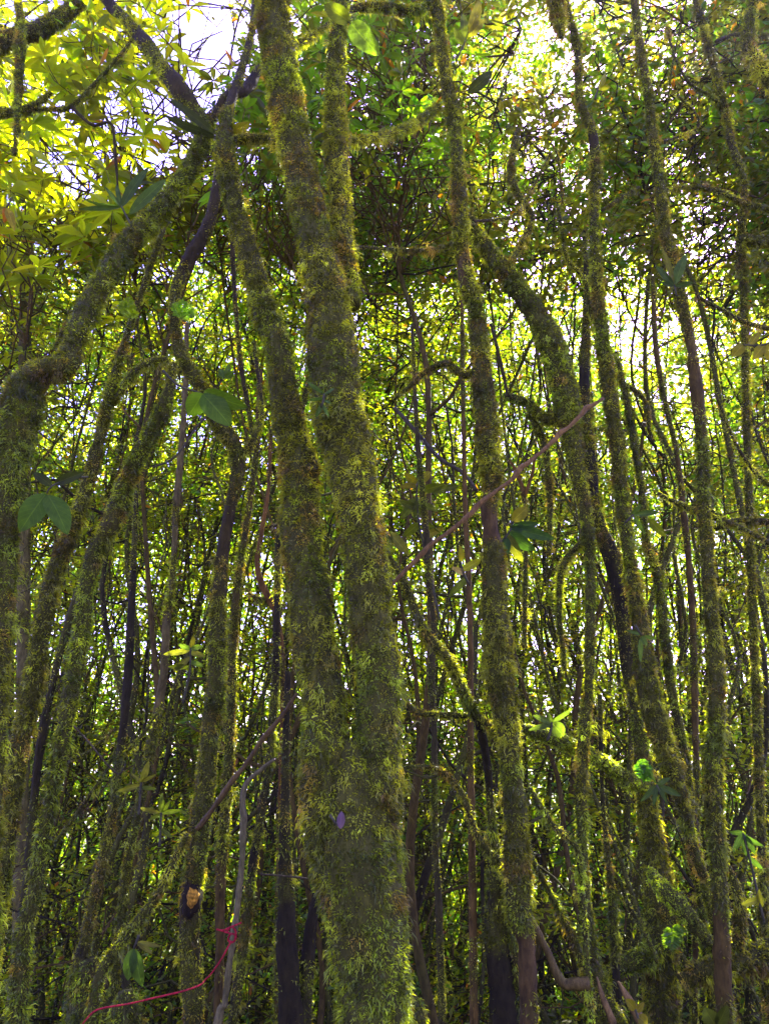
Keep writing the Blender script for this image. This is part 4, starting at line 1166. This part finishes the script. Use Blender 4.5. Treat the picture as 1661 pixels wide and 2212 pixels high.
foliage(1100, (-250, 1950), (480, 1150), (6, 14), f_spray(['olive', 'green', 'lime'], .065, (28, 50), True, (.4, .8)))
foliage(1150, (-250, 1950), (1060, 1680), (7, 16), f_spray(['lime', 'lime', 'olive'], .062, (30, 54), True, (.4, .8)))
foliage(950, (-250, 1950), (1560, 2350), (6.5, 16), f_spray(['lime', 'green', 'lime'], .06, (30, 54), True, (.4, .8)))


def finish_saplings():
    for s in SAPS:
        root = thing('sapling', s.base, s.label, 'sapling', s.group)
        k = KINDS[s.kind]
        tb = Tube(s.P, .22, 7, .1, 16, int(s.px) % 50)
        mb = MB(); tb.mesh(mb, k[1], MOSSY)
        tr = mb.build('trunk', M_BARK, root, s.base, smooth=True)
        if k[2] > .2:
            mm = MB()
            w = 1.2 * s.depth / 759
            tb.moss(mm, .9 / (w * .03), .026, w, 1.0, -.12, 1.2)
            if mm.n > 2500:
                mm.build('moss', M_MOSS, tr, s.base)
        if s.depth < 11:
            for q in range(int(rng.integers(0, 3))):
                i = int(rng.integers(len(s.P) // 5, len(s.P) * 3 // 4))
                a = s.P[i]
                d = unit(rng.normal(0, 1, 3) * np.array([1, .8, .25]) + np.array([0, 0, .25]))
                L = rng.uniform(.5, 1.5)
                Q = [[*(a[:3] + d * L * u + np.array([0, 0, 1.0]) * L * (u * u * rng.uniform(-.1, .6)) + rng.normal(0, .06, 3) * u), a[3] * (.8 - .55 * u), a[4]] for u in (0, .25, .5, .75, 1)]
                Q[0][:3] = a[:3]
                t2 = Tube(Q, .15, 6, .12, 16, q); mb = MB(); t2.mesh(mb, k[1], MOSSY)
                lb = mb.build('limb', M_BARK, root, s.base, smooth=True)
                if k[2] > .2:
                    mm = MB(); w = 1.2 * s.depth / 759
                    t2.moss(mm, 1.2 / (w * .03), .03, w, 1.5, -.12, 1.2)
                    if mm.n > 2500: mm.build('moss', M_MOSS, lb, s.base)
        if s.leaf.n:
            s.leaf.build('crown', M_LEAF, root, s.base, extra=(s.twig, M_TWIG))


finish_saplings()

# more stems than one can tell apart, further in: one mass with its moss
fs, fm = MB(), MB()
for i in range(260):
    Y = rng.uniform(8.5, 19)
    p, t = at(rng.uniform(-250, 1910), 1480, Y)
    gz = float(ground_z(p[0], Y)); h = rng.uniform(4, 10)
    wob = rng.normal(0, .17, (8, 2)).cumsum(0)
    ln_ = rng.normal(0, .2, 2)
    r0 = rng.uniform(.012, .034)
    P = [[p[0] + ln_[0] * k * h / 7 + wob[k, 0], Y + ln_[1] * k * h / 7 + wob[k, 1], gz - .1 + h * k / 7, r0 * (1.1 - .12 * k), .7] for k in range(8)]
    tb = Tube(P, .35, 5, .1, 16, i % 40)
    tb.mesh(fs, (0.03, .027, .005), MOSSY, caps=False)
    ww = 1.4 * Y / 759
    tb.moss(fm, .5 / (ww * .03), .03, ww, 1.0, -.15, 1.2)
for i in range(1900):
    c, t = at(rng.uniform(-250, 1910), rng.uniform(500, 2300), rng.uniform(5.5, 15))
    if c[2] < float(ground_z(c[0], c[1])): continue
    d = rng.normal(0, 1, 3) * np.array([1, .7, .8]) + np.array([0, 0, .3])
    L = rng.uniform(.4, 1.5)
    k = np.linspace(0, 1, 7)[:, None]
    path = c + unit(d) * k * L + rng.normal(0, .25, 3) * L * k * k + rng.normal(0, .025, (7, 3))
    thin_tube(fs, path, np.linspace(.006, .002, 7) * rng.uniform(.7, 1.6), [BROWN, DARK, MOSSY][i % 3], 4)
fs.build('far_stems', M_BARK, None, np.array([0, 12.0, 0]), extra=(fm, M_MOSS))
tag(bpy.data.objects['far_stems'], 'tangle of very thin mossy stems and bare twigs deep in the thicket', 'thicket', kind='stuff')

# the far wood, one mass
far = MB()
nc = 6000
cx, cY = rng.uniform(-700, 2400, nc), rng.uniform(15, 30, nc)
B = np.array([at(cx[i], 1500, cY[i])[0] for i in range(nc)])
B[:, 2] = ground_z(B[:, 0], B[:, 1]) + 18 * rng.random(nc) ** 1.25
fn_ = 420000
cl = rng.integers(0, nc, fn_)
P = B[cl] + rng.normal(0, .5, (fn_, 3))
quad_leaves(far, P, rng.normal(0, 1, (fn_, 3)), np.array([0, 0, 1.0]) + rng.normal(0, .6, (fn_, 3)), rng.uniform(.12, .23, fn_), rng.uniform(.06, .11, fn_), np.where((cl % 2 == 0)[:, None], leaf_cols(fn_, 'green'), leaf_cols(fn_, 'lime')))
tag(far.build('far_foliage', M_LEAF, None, np.array([0, 20.0, 0])), 'sunlit green leaves of the far-off wood beyond the thin stems', 'foliage', kind='stuff')

# ------------------------------------------------------------------ world, sun, camera
w = bpy.data.worlds.new('World'); scn.world = w; w.use_nodes = True
nt = w.node_tree; nt.nodes.clear()
sky = nt.nodes.new('ShaderNodeTexSky'); sky.sky_type = 'NISHITA'; sky.sun_disc = False
elev = math.asin(SUN[2]); azim = math.atan2(SUN[0], SUN[1])
sky.sun_elevation = elev; sky.sun_rotation = azim
sky.air_density = 1.0; sky.dust_density = 1.0; sky.ozone_density = 3.0
bg = nt.nodes.new('ShaderNodeBackground'); bg.inputs['Strength'].default_value = 0.068
wo = nt.nodes.new('ShaderNodeOutputWorld')
tint = nt.nodes.new('ShaderNodeMixRGB'); tint.blend_type = 'MULTIPLY'; tint.inputs[0].default_value = 1; tint.inputs[2].default_value = (1.06, .66, 1.45, 1)
nt.links.new(sky.outputs[0], tint.inputs[1]); nt.links.new(tint.outputs[0], bg.inputs[0]); nt.links.new(bg.outputs[0], wo.inputs[0])

ld = bpy.data.lights.new('sun', 'SUN'); ld.energy = 5.0; ld.angle = R(.5); ld.color = (1, .93, .8)
lo = bpy.data.objects.new('sun', ld); COL.objects.link(lo)
lo.rotation_euler = Vector(SUN).to_track_quat('Z', 'Y').to_euler(); lo.location = (0, 0, 30)

hm = bpy.data.materials.new('haze_mat'); hm.use_nodes = True; hn = hm.node_tree; hn.nodes.clear()
ho = hn.nodes.new('ShaderNodeOutputMaterial'); hv = hn.nodes.new('ShaderNodeVolumePrincipled')
hv.inputs['Density'].default_value = 0.0009; hv.inputs['Anisotropy'].default_value = 0.7; hv.inputs['Color'].default_value = (.95, .95, .95, 1)
hn.links.new(hv.outputs[0], ho.inputs['Volume'])
hb = MB()
X0, X1, Y0, Y1, Z0, Z1 = -620, 620, -620, 920, -60, 16
hb.add([(x_, y_, z_) for z_ in (Z0, Z1) for y_ in (Y0, Y1) for x_ in (X0, X1)], [(0, 2, 3), (0, 3, 1), (4, 5, 7), (4, 7, 6), (0, 1, 5), (0, 5, 4), (2, 6, 7), (2, 7, 3), (0, 4, 6), (0, 6, 2), (1, 3, 7), (1, 7, 5)], (1, 1, 1))
tag(hb.build('haze', hm), 'thin morning haze hanging between the trees', 'haze', kind='stuff')

cd = bpy.data.cameras.new('camera'); cd.sensor_fit = 'VERTICAL'; cd.angle = R(68); cd.clip_end = 3000; cd.clip_start = .02
co = bpy.data.objects.new('camera', cd); COL.objects.link(co); co.location = Vector(CAM); co.rotation_euler = (R(90) + PITCH, 0, 0)
scn.camera = co

scn.view_settings.view_transform = 'Standard'
scn.view_settings.look = 'None'
scn.view_settings.exposure = 3.95
scn.cycles.max_bounces = 7
scn.cycles.diffuse_bounces = 4
scn.cycles.glossy_bounces = 2
scn.cycles.transmission_bounces = 5
scn.cycles.sample_clamp_indirect = 5
scn.cycles.use_denoising = True
print('moss strands', MOSS_TOTAL, 'saplings', len(SAPS))
